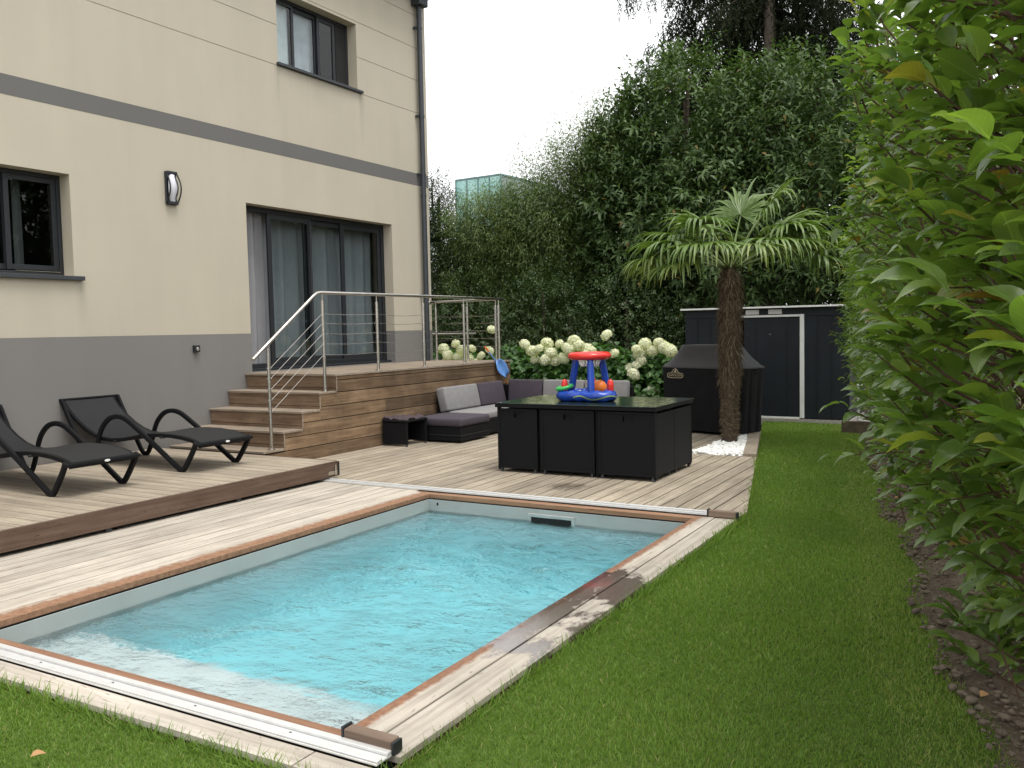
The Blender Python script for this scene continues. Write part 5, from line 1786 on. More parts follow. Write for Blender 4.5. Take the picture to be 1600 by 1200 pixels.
# ------------------------------------------------------------------ palm
def palm():
    bx, by = -3.40, 11.88
    o = empty("palm_tree", "fan palm with shaggy brown trunk standing in white pebbles", "palm tree", loc=(bx, by, 0))
    right = np.array([0.868, 0.497, 0]); toward = np.array([0.497, -0.868, 0]); upv = np.array([0, 0, 1.0])
    rng = np.random.default_rng(21)
    prof = [(0.155, -0.05), (0.150, 0.03), (0.125, 0.10), (0.135, 0.22), (0.14, 0.36), (0.128, 0.5), (0.148, 0.75), (0.16, 0.95), (0.15, 1.05), (0.165, 1.3), (0.165, 1.7), (0.165, 2.05), (0.155, 2.25), (0.09, 2.38)]
    bm = bmesh.new()
    rows = []
    for r, z in prof:
        lean = -0.01 * z + 0.035 * z / 2.3
        rows.append([bm.verts.new((lean * 0.6 + (r * 0.72 + 0.010 * math.sin(k * 3 + z * 20)) * math.cos(2 * math.pi * k / 20), (r * 0.72) * math.sin(2 * math.pi * k / 20), z)) for k in range(20)])
    for p, q in zip(rows[:-1], rows[1:]):
        for k in range(20):
            bm.faces.new((p[k], p[(k + 1) % 20], q[(k + 1) % 20], q[k]))
    bm.faces.new(rows[-1])
    me = bpy.data.meshes.new("trunk"); bm.to_mesh(me); bm.free()
    me.materials.append(MAT['bark']); me.polygons.foreach_set('use_smooth', [True] * len(me.polygons))
    link("trunk", me, None, o)
    # shaggy fibre sheath
    n = 9500
    z = rng.uniform(0.08, 2.36, n); a = rng.uniform(0, 2 * math.pi, n)
    pr = np.interp(z, [p[1] for p in prof], [p[0] for p in prof]) * 0.73
    out = np.c_[np.cos(a), np.sin(a), np.zeros(n)]
    base = out * pr[:, None] + np.c_[0.015 * z * 0.6, np.zeros(n), z]
    upper = z > 0.85
    d = np.where(upper[:, None], out * rng.uniform(0.1, 0.7, (n, 1)) + np.c_[rng.normal(0, .35, n), rng.normal(0, .35, n), np.where(rng.random(n) < 0.4, 0.8, -1.0)],
                 out * rng.uniform(0.05, 0.4, (n, 1)) + np.c_[-np.sin(a) * rng.choice([-1, 1], n), np.cos(a) * rng.choice([-1, 1], n), rng.normal(-0.1, .25, n)])
    L = np.where(upper, rng.uniform(0.07, 0.20, n), rng.uniform(0.04, 0.10, n))
    tone = np.clip(rng.normal(0.45, 0.32, n), 0, 1)
    f = leaf_object("trunk_fibre", MAT['fibre'], o, base, d, out + 0.01, L, rng.uniform(0.005, 0.011, n), tone, droop=0.25, segs=2)
    f['kind'] = 'stuff'
    # fronds: (right, up, toward camera) of the blade's foot, metres from the crown's heart, and blade size
    hub = np.array([0.02, 0, 2.33])
    spec = [(-.80, .38, .15, .72), (-.62, .52, -.30, .66), (-.42, .58, .35, .62), (-.22, .70, -.2, .6), (.22, .80, -.30, .62), (.46, .80, .1, .62),
            (.68, .62, .3, .62), (.80, .62, -.25, .60), (-.70, .08, .3, .56), (1.36, .42, -.2, .52), (1.06, .16, .28, .58), (.38, .42, .55, .60), (-.30, .36, .62, .58),
            (-.78, .26, -.45, .6), (.60, .40, -.6, .6), (-.05, .62, -.55, .55), (.60, 1.02, .0, .26), (-.5, .28, .55, .58), (.72, .36, .45, .55), (.92, .52, .05, .58), (-.98, .22, .0, .62), (.12, .30, .68, .52)]
    for (r_, u_, t_, size) in spec:
        size *= rng.uniform(1.02, 1.22)
        u_ += rng.uniform(-.07, .07)
        tip = hub + right * r_ * 1.02 + upv * u_ * 0.95 + toward * t_
        # petiole
        mid = (hub + tip) / 2 + upv * (0.06 if u_ > .2 else 0.13)
        pts = [tuple(hub + (mid - hub) * k / 4 * (1) ) for k in range(4)] + [tuple(mid + (tip - mid) * k / 4) for k in range(5)]
        fr_axis = nrm((nrm((tip - mid)[None])[0] * np.array([1, 1, .7]) + np.array([0, 0, -0.30 if u_ < .65 else 0.0]))[None])[0]
        sidev = nrm(np.cross(fr_axis, upv)[None])[0]
        nv = np.cross(sidev, fr_axis)
        m = 30
        an = np.radians(np.linspace(-128, 128, m)) + rng.normal(0, 0.025, m)
        dirs = fr_axis[None] * np.cos(an)[:, None] + sidev[None] * np.sin(an)[:, None] + nv[None] * (0.16 - 0.10 * np.abs(np.sin(an)))[:, None]
        dirs = nrm(dirs)
        Ls = size * (0.78 + 0.22 * np.cos(an * 0.7)) * rng.uniform(0.88, 1.08, m)
        segs = 7
        V, T, R_ = [], [], []
        tone = np.clip(rng.normal(0.5, 0.13) + rng.normal(0, 0.12, m), 0, 1)
        for q in range(m):
            dd = dirs[q]
            sd = nrm(np.cross(dd, nv)[None])[0]
            bend = rng.choice([rng.uniform(0.4, 1.0), rng.uniform(1.3, 2.6)])
            k0 = len(V)
            p = tip.copy(); cur = dd.copy()
            step = Ls[q] / segs
            for s in range(segs + 1):
                t = s / segs
                w = 0.031 * (1.0 - 0.9 * max(0, (t - 0.35) / 0.65)) * (0.45 + 1.1 * min(t * 2.2, .5))
                fold = nv * w * 0.55
                V += [p - sd * w + fold, p, p + sd * w + fold]
                R_ += [tone[q] + 0.25 * t * t] * 3
                g = bend * (0.03 + (1.15 if t > 0.4 else 0) * max(0, t - 0.38) ** 0.9)
                cur = nrm((cur + np.array([0, 0, -1.0]) * g)[None])[0]
                p = p + cur * step
            for s in range(segs):
                a_ = k0 + 3 * s; b_ = a_ + 3
                T += [(a_, b_, b_ + 1), (a_, b_ + 1, a_ + 1), (a_ + 1, b_ + 1, b_ + 2), (a_ + 1, b_ + 2, a_ + 2)]
        size = size
        fo = link("frond", raw_mesh("frond", np.array(V), np.array(T), np.clip(R_, 0, 1), MAT['frond']), None, o)
        MB().tube(pts, [0.016] * 5 + [0.012, 0.01, 0.009, 0.008], 6).build("petiole", MAT['petiole'], fo, True)
palm()

# ------------------------------------------------------------------ hydrangeas
def flower_mesh(seed):
    rng = np.random.default_rng(seed)
    n = 190
    k = np.arange(n) + .5
    ph = np.arccos(1 - 1.72 * k / n); th = np.pi * (1 + 5 ** .5) * k
    d = np.c_[np.cos(th) * np.sin(ph), np.sin(th) * np.sin(ph), np.cos(ph)]
    d = nrm(d + rng.normal(0, .05, d.shape))
    r = 0.115 * (1 + rng.normal(0, .05, n))
    V, T, Rn = [], [], []
    for i in range(n):
        c = d[i] * r[i] * np.array([1, 1, .88]); nn_ = nrm((d[i] + rng.normal(0, .2, 3))[None])[0]
        a = nrm(np.cross(nn_, rng.normal(size=3))[None])[0]; b = np.cross(nn_, a)
        for q in range(4):
            e = a * math.cos(q * 1.571) + b * math.sin(q * 1.571); f = np.cross(nn_, e)
            k0 = len(V); s = 0.019
            V += [c, c + e * s * .7 + f * s * .62 + nn_ * .002, c + e * s * 1.25 + nn_ * .004, c + e * s * .7 - f * s * .62 + nn_ * .002]
            T += [(k0, k0 + 1, k0 + 2), (k0, k0 + 2, k0 + 3)]
            Rn += [np.clip(rng.normal(.5, .2), 0, 1)] * 4
    return raw_mesh("flower_head", np.array(V), np.array(T), np.array(Rn), MAT['petal'], False)
def hydrangeas():
    rng = np.random.default_rng(31)
    heads = [flower_mesh(s) for s in range(4)]
    Rt = np.array(M.to_3x3().transposed())
    def ray_at(px, py, Yp):
        v = np.array([(px - 800) / 1381.7, -(py - 600) / 1381.7, 1.0])
        Rm = np.array([CR[:], CU[:], _f[:]])
        dd = Rm.T @ v
        t = Yp / dd[1]
        return np.array([0, 0, 1.6]) + dd * t
    # flower heads as they stand in the bed (photo positions turned into garden positions)
    fl = [(693, 545), (700, 555), (712, 537), (722, 548), (737, 545), (701, 565), (730, 560), (752, 556), (745, 570), (765, 548),
          (820, 538), (832, 549), (842, 545), (855, 537), (857, 548), (861, 552), (853, 562), (874, 537), (897, 533), (905, 540), (917, 546), (880, 560), (925, 548),
          (948, 524), (995, 546), (1000, 553), (1008, 537), (1020, 548), (1030, 536), (1038, 543), (1047, 548), (995, 572), (1003, 563), (990, 585), (985, 577), (1019, 608), (768, 515), (836, 562), (868, 563), (912, 557), (888, 545), (960, 552), (716, 560)]
    plants = [(-9.35, "white hydrangea bush behind the terrace railing beside the house corner", (680, 760)), (-8.2, "green hydrangea bush with one yellowish bloom at the terrace corner", (760, 812)),
              (-7.15, "white hydrangea bush full of blooms behind the purple sofa corner", (812, 893)), (-6.3, "white hydrangea bush behind the red hoop ring, one bloom tall above it", (893, 962)),
              (-5.45, "white hydrangea bush with cream blooms beside the covered barbecue", (962, 1060))]
    for (xc, label, (p0, p1)) in plants:
        yc = 14.15 + rng.uniform(-.1, .1)
        o = empty("hydrangea_bush", label, "hydrangea", "white hydrangeas along the back of the terrace", (xc, yc, 0))
        w = 0.62
        pts = []
        n = 700
        p, out = crown_twigs(rng, [((0, 0, 0.62), (w, 0.55, 0.62)), ((.1, -.15, .5), (w * .9, .6, .5))], n, 0.6, 0.05)
        base, ld, up, tone, _ = twig_leaves(rng, p, out, 4, 0.10, 0.1, 0.7, 1.0, 0.25)
        m_ = len(base)
        f = leaf_object("foliage", MAT['hydleaf'], o, base, ld, up, rng.uniform(0.10, 0.17, m_), rng.uniform(0.075, 0.12, m_), tone, droop=0.25, segs=3, fold=0.12)
        f['kind'] = 'stuff'
        for k in range(6):
            a = rng.uniform(0, 6.28)
            taper_tube("stem", [(0.05 * math.cos(a), 0.05 * math.sin(a), -0.1), (0.2 * math.cos(a), 0.2 * math.sin(a), .45), (.35 * math.cos(a), .3 * math.sin(a), .95)], 0.012, 0.006, MAT['stem'], o, 6)
        for (px, py) in fl:
            if p0 <= px < p1:
                q = ray_at(px, py, 13.62 + rng.uniform(-.08, .12)) - np.array([xc, yc, 0])
                fo = link("flower_head", heads[int(rng.integers(4))], None, o)
                s = rng.uniform(0.66, 1.02) * (0.7 if (px, py) in ((768, 515), (874, 537)) else 1)
                fo.location = q; fo.scale = (s, s, s * .95)
                fo.rotation_euler = (0.55 + rng.uniform(-.3, .3), rng.uniform(-.3, .3), rng.uniform(0, 6.28))
hydrangeas()

# ------------------------------------------------------------------ trees behind
def tree(name, label, cat, blobs, ntw, per, leafL, leafW, mat, trunk_xy, seed, tl=0.35, shell=0.5, upb=0.35, sag=0.0, rust=0.0, trunk_r=0.12, zmin=0.2, grp=None, segs=2, spread=1.0, droop=0.2):
    rng = np.random.default_rng(seed)
    bx, by = trunk_xy
    o = empty(name, label, cat, grp, (bx, by, -0.1))
    off = np.array([bx, by, -0.1])
    p, out = crown_twigs(rng, blobs, ntw, shell, zmin)
    base, ld, up, tone, d = twig_leaves(rng, p, out, per, tl, upb, 0.7, spread, sag)
    n = len(base)
    cl = np.sin(base[:, 0] * 2.1 + seed) * np.sin(base[:, 2] * 2.6 + 1.3 * np.sin(base[:, 0] * 1.7 + seed)) + 0.5 * np.sin(base[:, 0] * 5.3 + base[:, 2] * 4.1 + base[:, 1] * 3)
    tone = np.clip(tone + 0.17 * cl, 0, 0.93)
    if rust:
        tone = np.where(rng.random(n) < rust, 1.0, tone)
    c = leaf_object("crown", mat, o, base - off, ld, up, leafL * rng.uniform(.7, 1.2, n), leafW * rng.uniform(.75, 1.2, n), tone, droop=droop, segs=segs)
    c['kind'] = 'stuff'
    zt = max(b[0][2] for b in blobs)
    taper_tube("trunk", [(0, 0, -0.1), (0.04, 0.03, zt * .3), (-0.05, 0.05, zt * .65), (0.05, 0, zt * 1.1)], trunk_r, trunk_r * .3, MAT['bark'], o, 9)
    for k, (bc, br) in enumerate(blobs):
        e = np.array(bc) - off
        s = np.array([0.0, 0.0, max(0.3, e[2] * 0.45)])
        m_ = (s + e) / 2 + rng.normal(0, .15, 3)
        taper_tube("limb", [tuple(s), tuple(m_), tuple(e), tuple(e + np.array([0, 0, br[2] * .6]))], trunk_r * .55, 0.02, MAT['bark'], o, 7)
    return o
tree("laurel_tree", "tall glossy dark laurel in the middle behind the palm, its crown highest of the broadleaves", "tree",
     [((-6.0, 17.8, 4.7), (1.9, 1.6, 2.5)), ((-5.2, 17.2, 3.2), (1.8, 1.5, 2.2)), ((-6.9, 17.6, 3.6), (1.6, 1.5, 2.3)), ((-6.4, 18.2, 6.2), (1.1, 1.1, 1.15))],
     2600, 11, 0.21, 0.058, MAT['laurel'], (-6.0, 17.9), 41, 0.34, 0.5, 0.45, 0.1, 0.006)
tree("laurel_tree", "glossy dark laurel right of the palm crown, leaning into the hedge", "tree",
     [((-3.6, 17.6, 4.4), (1.7, 1.5, 2.3)), ((-2.4, 17.2, 3.4), (1.6, 1.5, 2.2)), ((-4.4, 18.0, 5.6), (1.2, 1.2, 1.3))],
     2300, 11, 0.21, 0.058, MAT['laurel'], (-3.4, 17.8), 42, 0.34, 0.5, 0.45, 0.1, 0.008)
tree("laurel_tree", "narrow upright laurel with pointed shoots at the left of the laurel group", "tree",
     [((-7.3, 17.7, 3.6), (1.2, 1.1, 2.3)), ((-7.2, 17.7, 5.1), (0.8, 0.8, 1.35))],
     1200, 11, 0.21, 0.058, MAT['laurel'], (-7.5, 17.4), 43, 0.36, 0.5, 0.7, 0.0, 0.01)
tree("bamboo_clump", "feathery light green bamboo clump against the white sky", "bamboo",
     [((-9.0, 18.2, 3.0), (1.6, 1.2, 2.2)), ((-9.0, 17.5, 3.9), (1.2, 0.9, 1.75)), ((-8.2, 17.5, 4.6), (0.9, 0.7, 1.45)), ((-9.75, 17.7, 3.6), (.8, .7, 1.5)), ((-7.6, 17.3, 4.9), (.8, .6, 1.45))],
     8200, 9, 0.13, 0.021, MAT['bamboo'], (-9.0, 18.5), 44, 0.55, 0.35, 0.5, 0.35, 0.0, 0.06)
tree("bamboo_clump", "low arching bamboo clump in front of the distant glass building", "bamboo",
     [((-10.6, 18.0, 2.8), (1.3, 1.1, 2.0)), ((-10.75, 17.6, 3.95), (0.95, 0.8, 0.85))],
     4600, 9, 0.13, 0.020, MAT['bamboo'], (-10.6, 18.0), 45, 0.4, 0.35, 0.3, 0.45, 0.0, 0.06)
tree("yew_tree", "dark ragged yew close to the house corner and downpipe", "tree",
     [((-12.3, 18.0, 2.6), (0.9, 1.0, 2.4)), ((-12.45, 18.0, 4.5), (0.55, 0.6, 1.1)), ((-11.6, 17.8, 2.0), (.9, .9, 1.9))],
     5200, 10, 0.10, 0.022, MAT['yew'], (-12.3, 18.0), 46, 0.26, 0.3, 0.4, 0.1, 0.0, 0.1)
for i, (x, y, rx, rz, lab) in enumerate(((-10.6, 16.6, 1.3, 1.7, "dark small leaved bush behind the terrace railing end"), (-8.6, 16.4, 1.3, 1.75, "dark small leaved bush behind the hydrangeas left of the hoop ring"),
                                          (-6.7, 16.3, 1.2, 1.6, "dark small leaved bush behind the hydrangeas right of the hoop ring"), (-5.4, 16.6, 1.0, 1.3, "dark low bush beside the left wall of the shed"))):
    tree("garden_bush", lab, "bush", [((x, y, rz * .75), (rx, 0.9, rz)), ((x + .5, y + .2, rz * .6), (rx * .8, .9, rz * .9))], 1700, 9, 0.075, 0.036, MAT['bush'], (x, y), 60 + i, 0.25, 0.45, 0.3, 0.1, 0.0, 0.05, 0.05, "dark bushes under the trees")
# dense dark trees further back close the view
for i, (x, y, z, rx, rz, lab) in enumerate(((-15.5, 23.0, 2.6, 2.8, 2.6, "dense dark tree far back behind the house corner"), (-12.0, 23.5, 2.9, 2.6, 2.9, "dense dark tree far back behind the bamboo"),
                                             (-8.6, 23.0, 3.9, 2.6, 3.8, "dense dark tree far back between bamboo and laurels"), (-5.5, 23.5, 5.0, 2.6, 4.6, "dense dark tree far back behind the tallest laurel"), (-2.2, 22.5, 4.2, 2.6, 4.2, "dense dark tree far back behind the shed"))):
    tree("background_tree", lab, "tree", [((x, y, z), (rx, 1.6, rz)), ((x + .6, y, z * .6), (rx, 1.6, rz * .7))], 2400, 8, 0.22, 0.085, MAT['yew'], (x, y), 70 + i, 0.4, 0.3, 0.2, 0.2, 0.0, 0.18, 0.1, "dark trees behind the garden")

tree("background_tree", "broad tree beyond the hedge, mirrored dark in the lower house window", "tree",
     [((5.2, 14.6, 5.0), (2.6, 3.0, 3.6)), ((5.6, 12.2, 4.2), (2.2, 2.2, 2.8))], 4200, 9, 0.24, 0.11, MAT['bush'], (5.3, 14.0), 79, 0.4, 0.3, 0.2, 0.2, 0.0, 0.18, 0.1, "dark trees behind the garden")

def spruce():
    rng = np.random.default_rng(77)
    bx, by = -4.95, 20.6
    o = empty("spruce_tree", "tall spruce with pale bare trunk and drooping dark branches at the top", "tree", loc=(bx, by, -0.1))
    taper_tube("trunk", [(0, 0, 0), (0.05, 0, 4), (0, 0.03, 8), (0, 0, 15)], 0.28, 0.06, plain("spruce_bark", (0.13, 0.105, 0.085), 0.95, 0, 0.35, 10, 0.7, 22), o, 12)
    B, D, U, L, T = [], [], [], [], []
    for k in range(84):
        z = 5.9 + 6.6 * k / 84 + rng.uniform(-.1, .1)
        a = k * 2.399 + rng.uniform(-.3, .3)
        if abs((a + math.radians(76) + math.pi) % (2 * math.pi) - math.pi) < 0.75:
            continue
        ln = 3.0 - 0.22 * max(0, z - 7) + rng.uniform(-.3, .4)
        if abs(math.sin(a)) > .8 and math.sin(a) < 0:
            ln *= .8
        pts = []
        for j in range(8):
            t = j / 7
            r = ln * t
            pts.append((r * math.cos(a), r * math.sin(a), z - 0.55 * r * t * .6 - .25 * r + 0.25 * max(0, t - .7) * ln))
        taper_tube("branch", pts, 0.045, 0.008, MAT['sprucetwig'], o, 6)
        P = np.array(pts)
        ns = int(165 * ln / 2.6)
        tt = rng.uniform(0.12, 1.0, ns)
        sp = np.array([np.interp(tt, np.linspace(0, 1, 8), P[:, q]) for q in range(3)]).T
        sp += rng.normal(0, .16, sp.shape)
        for s in range(ns):
            hl = rng.uniform(0.25, 0.85) * (1.1 - .4 * tt[s])
            m_ = int(hl * 26) + 4
            u = np.linspace(0, 1, m_)
            drift = rng.normal(0, .12, 3)
            q = sp[s][None] + np.c_[drift[0] * u, drift[1] * u, -hl * u]
            B.append(q)
            dd = rng.normal(0, 1, (m_, 3)); dd[:, 2] = -abs(dd[:, 2]) * .8 - .3
            D.append(dd); U.append(rng.normal(0, 1, (m_, 3)))
            T.append(np.full(m_, np.clip(rng.normal(.45, .2), 0, 1)))
    B, D, U, T = np.concatenate(B), np.concatenate(D), np.concatenate(U), np.concatenate(T)
    n = len(B)
    c = leaf_object("needles", MAT['spruce'], o, B, D, U, rng.uniform(0.07, 0.14, n), 0.032, T, droop=.2, segs=2)
    c['kind'] = 'stuff'
    # one long branch reaching out to the left, its tip hanging into the sky
    tip = [(0.0, 0, 9.3), (-1.2, -.8, 9.35), (-2.2, -1.6, 9.2), (-2.75, -2.1, 9.0)]
    taper_tube("branch", tip, 0.05, 0.01, MAT['sprucetwig'], o, 6)
    P = np.array(tip)
    B, D = [], []
    for s in range(60):
        t = rng.uniform(0.25, 1) ** .6
        q0 = np.array([np.interp(t, np.linspace(0, 1, 4), P[:, q]) for q in range(3)]) + rng.normal(0, .07, 3)
        hl = rng.uniform(.25, .62)
        m_ = int(hl * 30) + 4
        u = np.linspace(0, 1, m_)
        B.append(q0[None] + np.c_[rng.normal(0, .1) * u, rng.normal(0, .1) * u, -hl * u])
        dd = rng.normal(0, 1, (m_, 3)); dd[:, 2] = -abs(dd[:, 2]) - .3
        D.append(dd)
    B, D = np.concatenate(B), np.concatenate(D); n = len(B)
    c = leaf_object("needles", MAT['spruce'], o, B, D, rng.normal(0, 1, (n, 3)), rng.uniform(.06, .11, n), .022, np.clip(rng.normal(.4, .2, n), 0, 1), droop=.2, segs=2)
    c['kind'] = 'stuff'
spruce()

def glass_building():
    o = empty("glass_building", "distant turquoise glass building showing above the bamboo", "building", loc=(-25.35, 41, 0))
    m, nt, b = new_mat("turquoise_glass")
    n = noise(nt, pos(nt, (1, 1, 1)), .8, 5, .7)
    nt.links.new(ramp(nt, n, [(0.35, (0.22, 0.48, 0.46)), (0.65, (0.40, 0.64, 0.61))]).outputs[0], b.inputs['Base Color'])
    b.inputs['Roughness'].default_value = 0.08
    fm = plain("glass_frame", (0.10, 0.19, 0.19), 0.4)
    w, h = 1.50, 9.75
    MB().box(-w + .02, w - .02, 0.06, 6, 0, h).build("core", plain("core_wall", (0.25, 0.32, 0.32), .7), o)
    nx, nz = 4, 7
    me = MB().box(0.012, 2 * w / nx - .012, 0, 0.04, 0.012, h / nz - .012).mesh("pane", m)
    for i in range(nx):
        for k in range(nz):
            p = link("pane", me, None, o)
            p.location = (-w + i * 2 * w / nx, 0, k * h / nz)
    MB().box(-w - .03, w + .03, -0.02, 6.0, h, h + .09).build("parapet", fm, o)
    for i in range(nx + 1):
        MB().box(-w + i * 2 * w / nx - .03, -w + i * 2 * w / nx + .03, -0.03, 0.055, 0, h).build("mullion", fm, o)
    o.rotation_euler = (0, 0, math.radians(-4))
glass_building()

# ------------------------------------------------------------------ hedge of large-leaved shrubs
def hedge_leaf_mesh(seed):
    rng = np.random.default_rng(seed)
    segs = 8
    b = np.zeros((1, 3)); d = np.array([[1.0, 0, 0.30]]); up = np.array([[0, 0, 1.0]])
    V, T, k = leaf_arrays(b, d, up, 1.0, 0.42 + rng.uniform(-.05, .06), droop=0.30 + rng.uniform(-.14, .18), segs=segs, fold=0.20, peak=0.85)
    V[:, 1] += 0.02 * np.sin(V[:, 0] * 9 + seed) + 0.10 * rng.uniform(-1, 1) * V[:, 0] ** 2
    V[:, 2] += 0.012 * np.sin(V[:, 0] * 17 + seed) * np.sign(V[:, 1] + 1e-6)
    return raw_mesh("leaf", V, T, None, MAT['hedgeleaf'])
def hedge():
    rng = np.random.default_rng(51)
    meshes = [hedge_leaf_mesh(s) for s in range(6)]
    # small tip mesh stays the same shape: young reddish leaves come from the material's random tone
    cpos = np.array([0, 0, 1.6])
    Rm = np.array([CR[:], CU[:], _f[:]])
    axis = nrm(np.array([[-0.186, 1.0, 0]]))[0]
    outv = np.array([-axis[1], axis[0], 0])        # towards the lawn
    rows = [(2.15, 2.7, "hedge shrub nearest the camera with the biggest glossy leaves"), (3.45, 3.15, "second hedge shrub from the camera with reddish tips against the sky"),
            (4.8, 3.1, "third hedge shrub, above the pale hose on the soil"), (6.3, 3.1, "fourth hedge shrub, in the middle of the hedge row"),
            (7.8, 3.0, "fifth hedge shrub, with a low shoot reaching over the lawn"), (9.4, 2.9, "sixth hedge shrub, two before the shed"),
            (11.1, 2.8, "seventh hedge shrub, small leaved, right before the shed"), (12.8, 2.7, "last hedge shrub beside the shed wall and white frame")]
    for i, (yc, H, label) in enumerate(rows):
        xc = -0.27 - 0.186 * (yc - 4.5) + (0.50 if i < 3 else 0.60)
        o = empty("hedge_shrub", label, "shrub", "shrubs of the hedge along the lawn", (xc, yc, 0))
        ns = 7
        stems = []
        for k in range(ns):
            a = rng.uniform(0, 6.28)
            b0 = np.array([.14 * math.cos(a), .22 * math.sin(a), -0.05])
            tp = np.array([.38 * math.cos(a), .6 * math.sin(a), H * rng.uniform(.8, 1.0)])
            md = (b0 + tp) / 2 + rng.normal(0, .06, 3)
            taper_tube("stem", [tuple(b0), tuple(md), tuple(tp)], 0.016, 0.005, MAT['stem'], o, 6)
        # twigs fill a tall slab whose face leans over the lawn
        far = yc > 6
        ntw = 610 if not far else 620
        halfl = (0.62 if not far else 0.95)
        u = rng.uniform(-halfl, halfl, ntw)
        zlow = (1.05, 0.32, 0.10)[i] if i < 3 else 0.08
        z = zlow + (H - zlow) * rng.random(ntw) ** (0.85 if far else 1.0)
        # depth of the face at this height: narrow at the foot, bulging above
        zz_ = np.clip((z - 0.02) / 1.25, 0, 1)
        face = 0.22 + 0.50 * zz_ * zz_ * (3 - 2 * zz_) + 0.09 * np.sin(u * 6 + i) + 0.07 * np.sin(z * 5 + 2 * i)
        v = face * (1 - 0.85 * rng.random(ntw) ** 1.7) 
        back = rng.random(ntw) < 0.22
        v = np.where(back, -v * .8, v)
        top = z > H * .93
        p = axis[None] * u[:, None] + outv[None] * v[:, None] + np.c_[np.zeros(ntw), np.zeros(ntw), z]
        out = nrm(outv[None] * np.sign(v)[:, None] * 1.0 + axis[None] * rng.normal(0, .45, (ntw, 1)) - axis[None] * 0.35 + np.array([0, 0, .35]))
        # single shoots that stand out of the row
        ex = {1: [(1322, 70, 3.6), (1300, 120, 3.6), (1330, 140, 3.65), (1312, 180, 3.6), (1350, 215, 3.6), (1490, 990, 3.35), (1530, 1010, 3.3), (1560, 960, 3.3), (1500, 1040, 3.35)],
              2: [(1370, 300, 4.7), (1345, 345, 4.8), (1465, 850, 4.6), (1480, 820, 4.7)], 3: [(1395, 660, 6.9), (1372, 690, 6.9), (1400, 700, 6.8), (1425, 650, 6.8), (1440, 690, 6.7)]}.get(i, [])
        for (px_, py_, Y_) in ex:
            px_ += 32
            dd = Rm.T @ np.array([(px_ - 800) / 1381.7, -(py_ - 600) / 1381.7, 1.0])
            w_ = cpos + dd * (Y_ / dd[1]) - np.array([xc, yc, 0])
            p = np.r_[p, w_[None]]; out = np.r_[out, nrm((outv + np.array([0, -.2, .5]))[None])]; v = np.r_[v, 0.9]
        ntw = len(p)
        per = 7 if not far else 8
        LL = 0.108 if not far else 0.095
        base, ld, up, tone, d = twig_leaves(rng, p, out, per, 0.20, 0.35, 0.7, 0.75, 0.0)
        ld = nrm(ld * 0.8 + np.repeat(out, per, 0)[:len(ld)] * 0.55)
        # leaf blades turn their upper side to the sky
        up = nrm(np.array([0, 0, 1.0]) + rng.normal(0, .22, base.shape))
        n = len(base)
        W_ = base + np.array([xc, yc, 0])
        q = (W_ - cpos) @ Rm.T
        pxx = 800 + 1381.7 * q[:, 0] / np.maximum(q[:, 2], .01); pyy = 600 - 1381.7 * q[:, 1] / np.maximum(q[:, 2], .01)
        keep = (q[:, 2] > 1.2)
        inview = keep & (pxx > 1100) & (pxx < 1640) & (pyy > -60) & (pyy < 1260)
        tipf = np.tile(np.arange(per) / (per - 1), len(p))[:n]
        # young shoot tips: yellow green to red
        young = (tipf > .8) & (np.repeat(rng.random(len(p)), per)[:n] < 0.16)
        tone = np.where(young, rng.uniform(.93, 1.0, n), np.clip(tone, 0.05, .9))
        L = LL * rng.uniform(.72, 1.18, n) * np.where(young, .75, 1)
        nbig = 300 if i < 4 else 0
        vis = np.where(inview, (v.repeat(per)[:n] * 1.6 - q[:, 2]), -99)
        order = np.argsort(-vis)
        big = order[:nbig] if nbig else np.array([], int)
        big = big[inview[big]] if len(big) else big
        for b_ in big:
            lo = link("leaf", meshes[int(rng.integers(6))], None, o)
            x_ = ld[b_].copy()
            x_[2] = min(x_[2], .55)
            x_ = nrm(x_[None])[0]
            s_ = nrm(np.cross(up[b_], x_)[None])[0]
            n_ = np.cross(x_, s_)
            sc = L[b_] * 1.12
            mt = Matrix(((x_[0] * sc, s_[0] * sc, n_[0] * sc, base[b_][0]), (x_[1] * sc, s_[1] * sc, n_[1] * sc, base[b_][1]), (x_[2] * sc, s_[2] * sc, n_[2] * sc, base[b_][2]), (0, 0, 0, 1)))
            lo.matrix_local = mt
        rest = keep.copy()
        rest[big] = False
        f = leaf_object("foliage", MAT['hedge'], o, base[rest], ld[rest], up[rest], L[rest], L[rest] * .44, tone[rest], droop=.34, segs=4, fold=.16, peak=.85)
        f['kind'] = 'stuff'
        # twig wood
        mb = MB()
        for t in range(0, ntw):
            if keep[t * per] and q[t * per, 2] < 7:
                e = p[t] + d[t] * .12; s0 = p[t] - d[t] * .16 - outv * .05 * np.sign(v[t])
                mb.tube([tuple(s0), tuple(p[t]), tuple(e)], [0.0042, 0.0032, 0.0016], 5, False)
        if len(mb.bm.faces):
            tw = mb.build("twigs", MAT['stem'], o, True); tw['kind'] = 'stuff'
hedge()

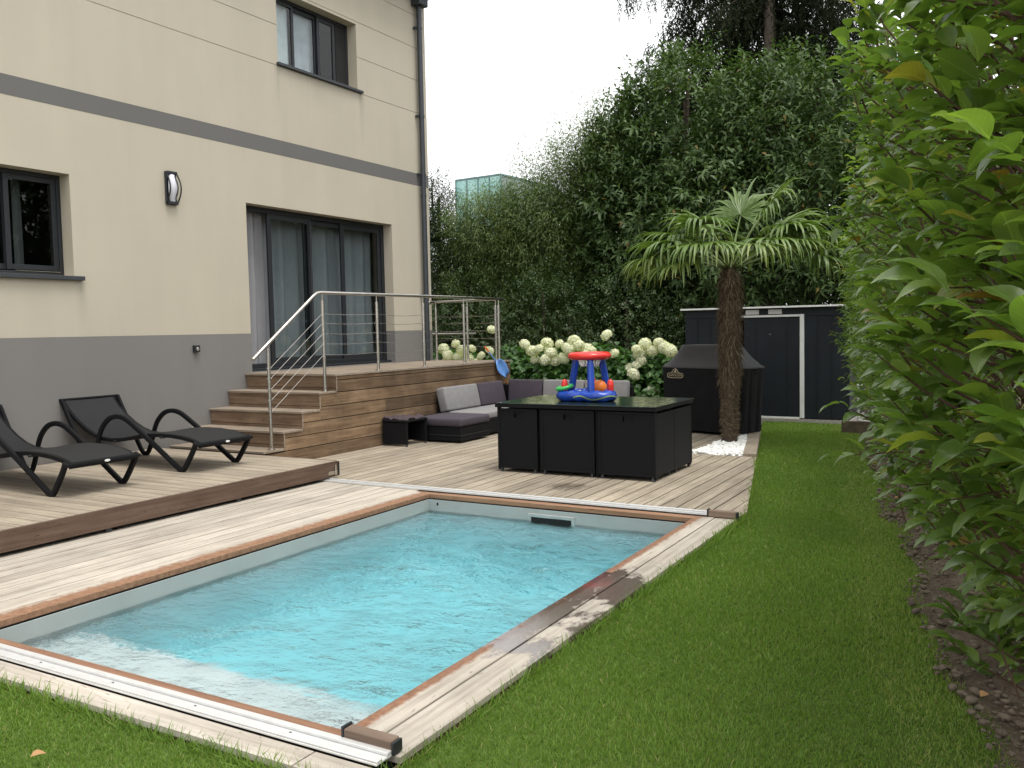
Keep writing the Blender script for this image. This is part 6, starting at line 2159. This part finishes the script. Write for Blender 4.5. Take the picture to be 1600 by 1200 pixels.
def small_items():
    pts = [(-0.62, 8.6, 0.02), (-0.5, 8.1, 0.05), (-0.42, 7.8, 0.03), (-0.22, 7.3, 0.05), (-0.1, 6.6, 0.03), (0.02, 6.2, 0.05), (0.05, 5.8, 0.02)]
    h = MB().tube(pts, 0.011, 8).build("drip_hose", MAT['hose'], None, True)
    tag(h, "pale brown drip hose snaking over the soil below the hedge", "hose")
    rng = np.random.default_rng(6)
    spots = [(-3.27, 1.93, "dry brown leaf lying in the grass at the lower left"), (-0.95, 8.6, "dry brown leaf on the lawn by the hedge soil"), (-0.12, 4.15, "orange brown dry leaf on the bare soil below the hedge")]
    for x, y, lab in spots:
        n = 1
        V, T, k = leaf_arrays(np.array([[x, y, 0.004 if x > -.2 else -0.0]]), np.array([[0.5, .8, .25]]), np.array([[.3, .1, 1.0]]), .07, .035, droop=.2, segs=5, fold=.3)
        lf = link("fallen_leaf", raw_mesh("fallen_leaf", V, T, None, MAT['litter']))
        tag(lf, lab, "leaf", "dry leaves on the ground")
small_items()
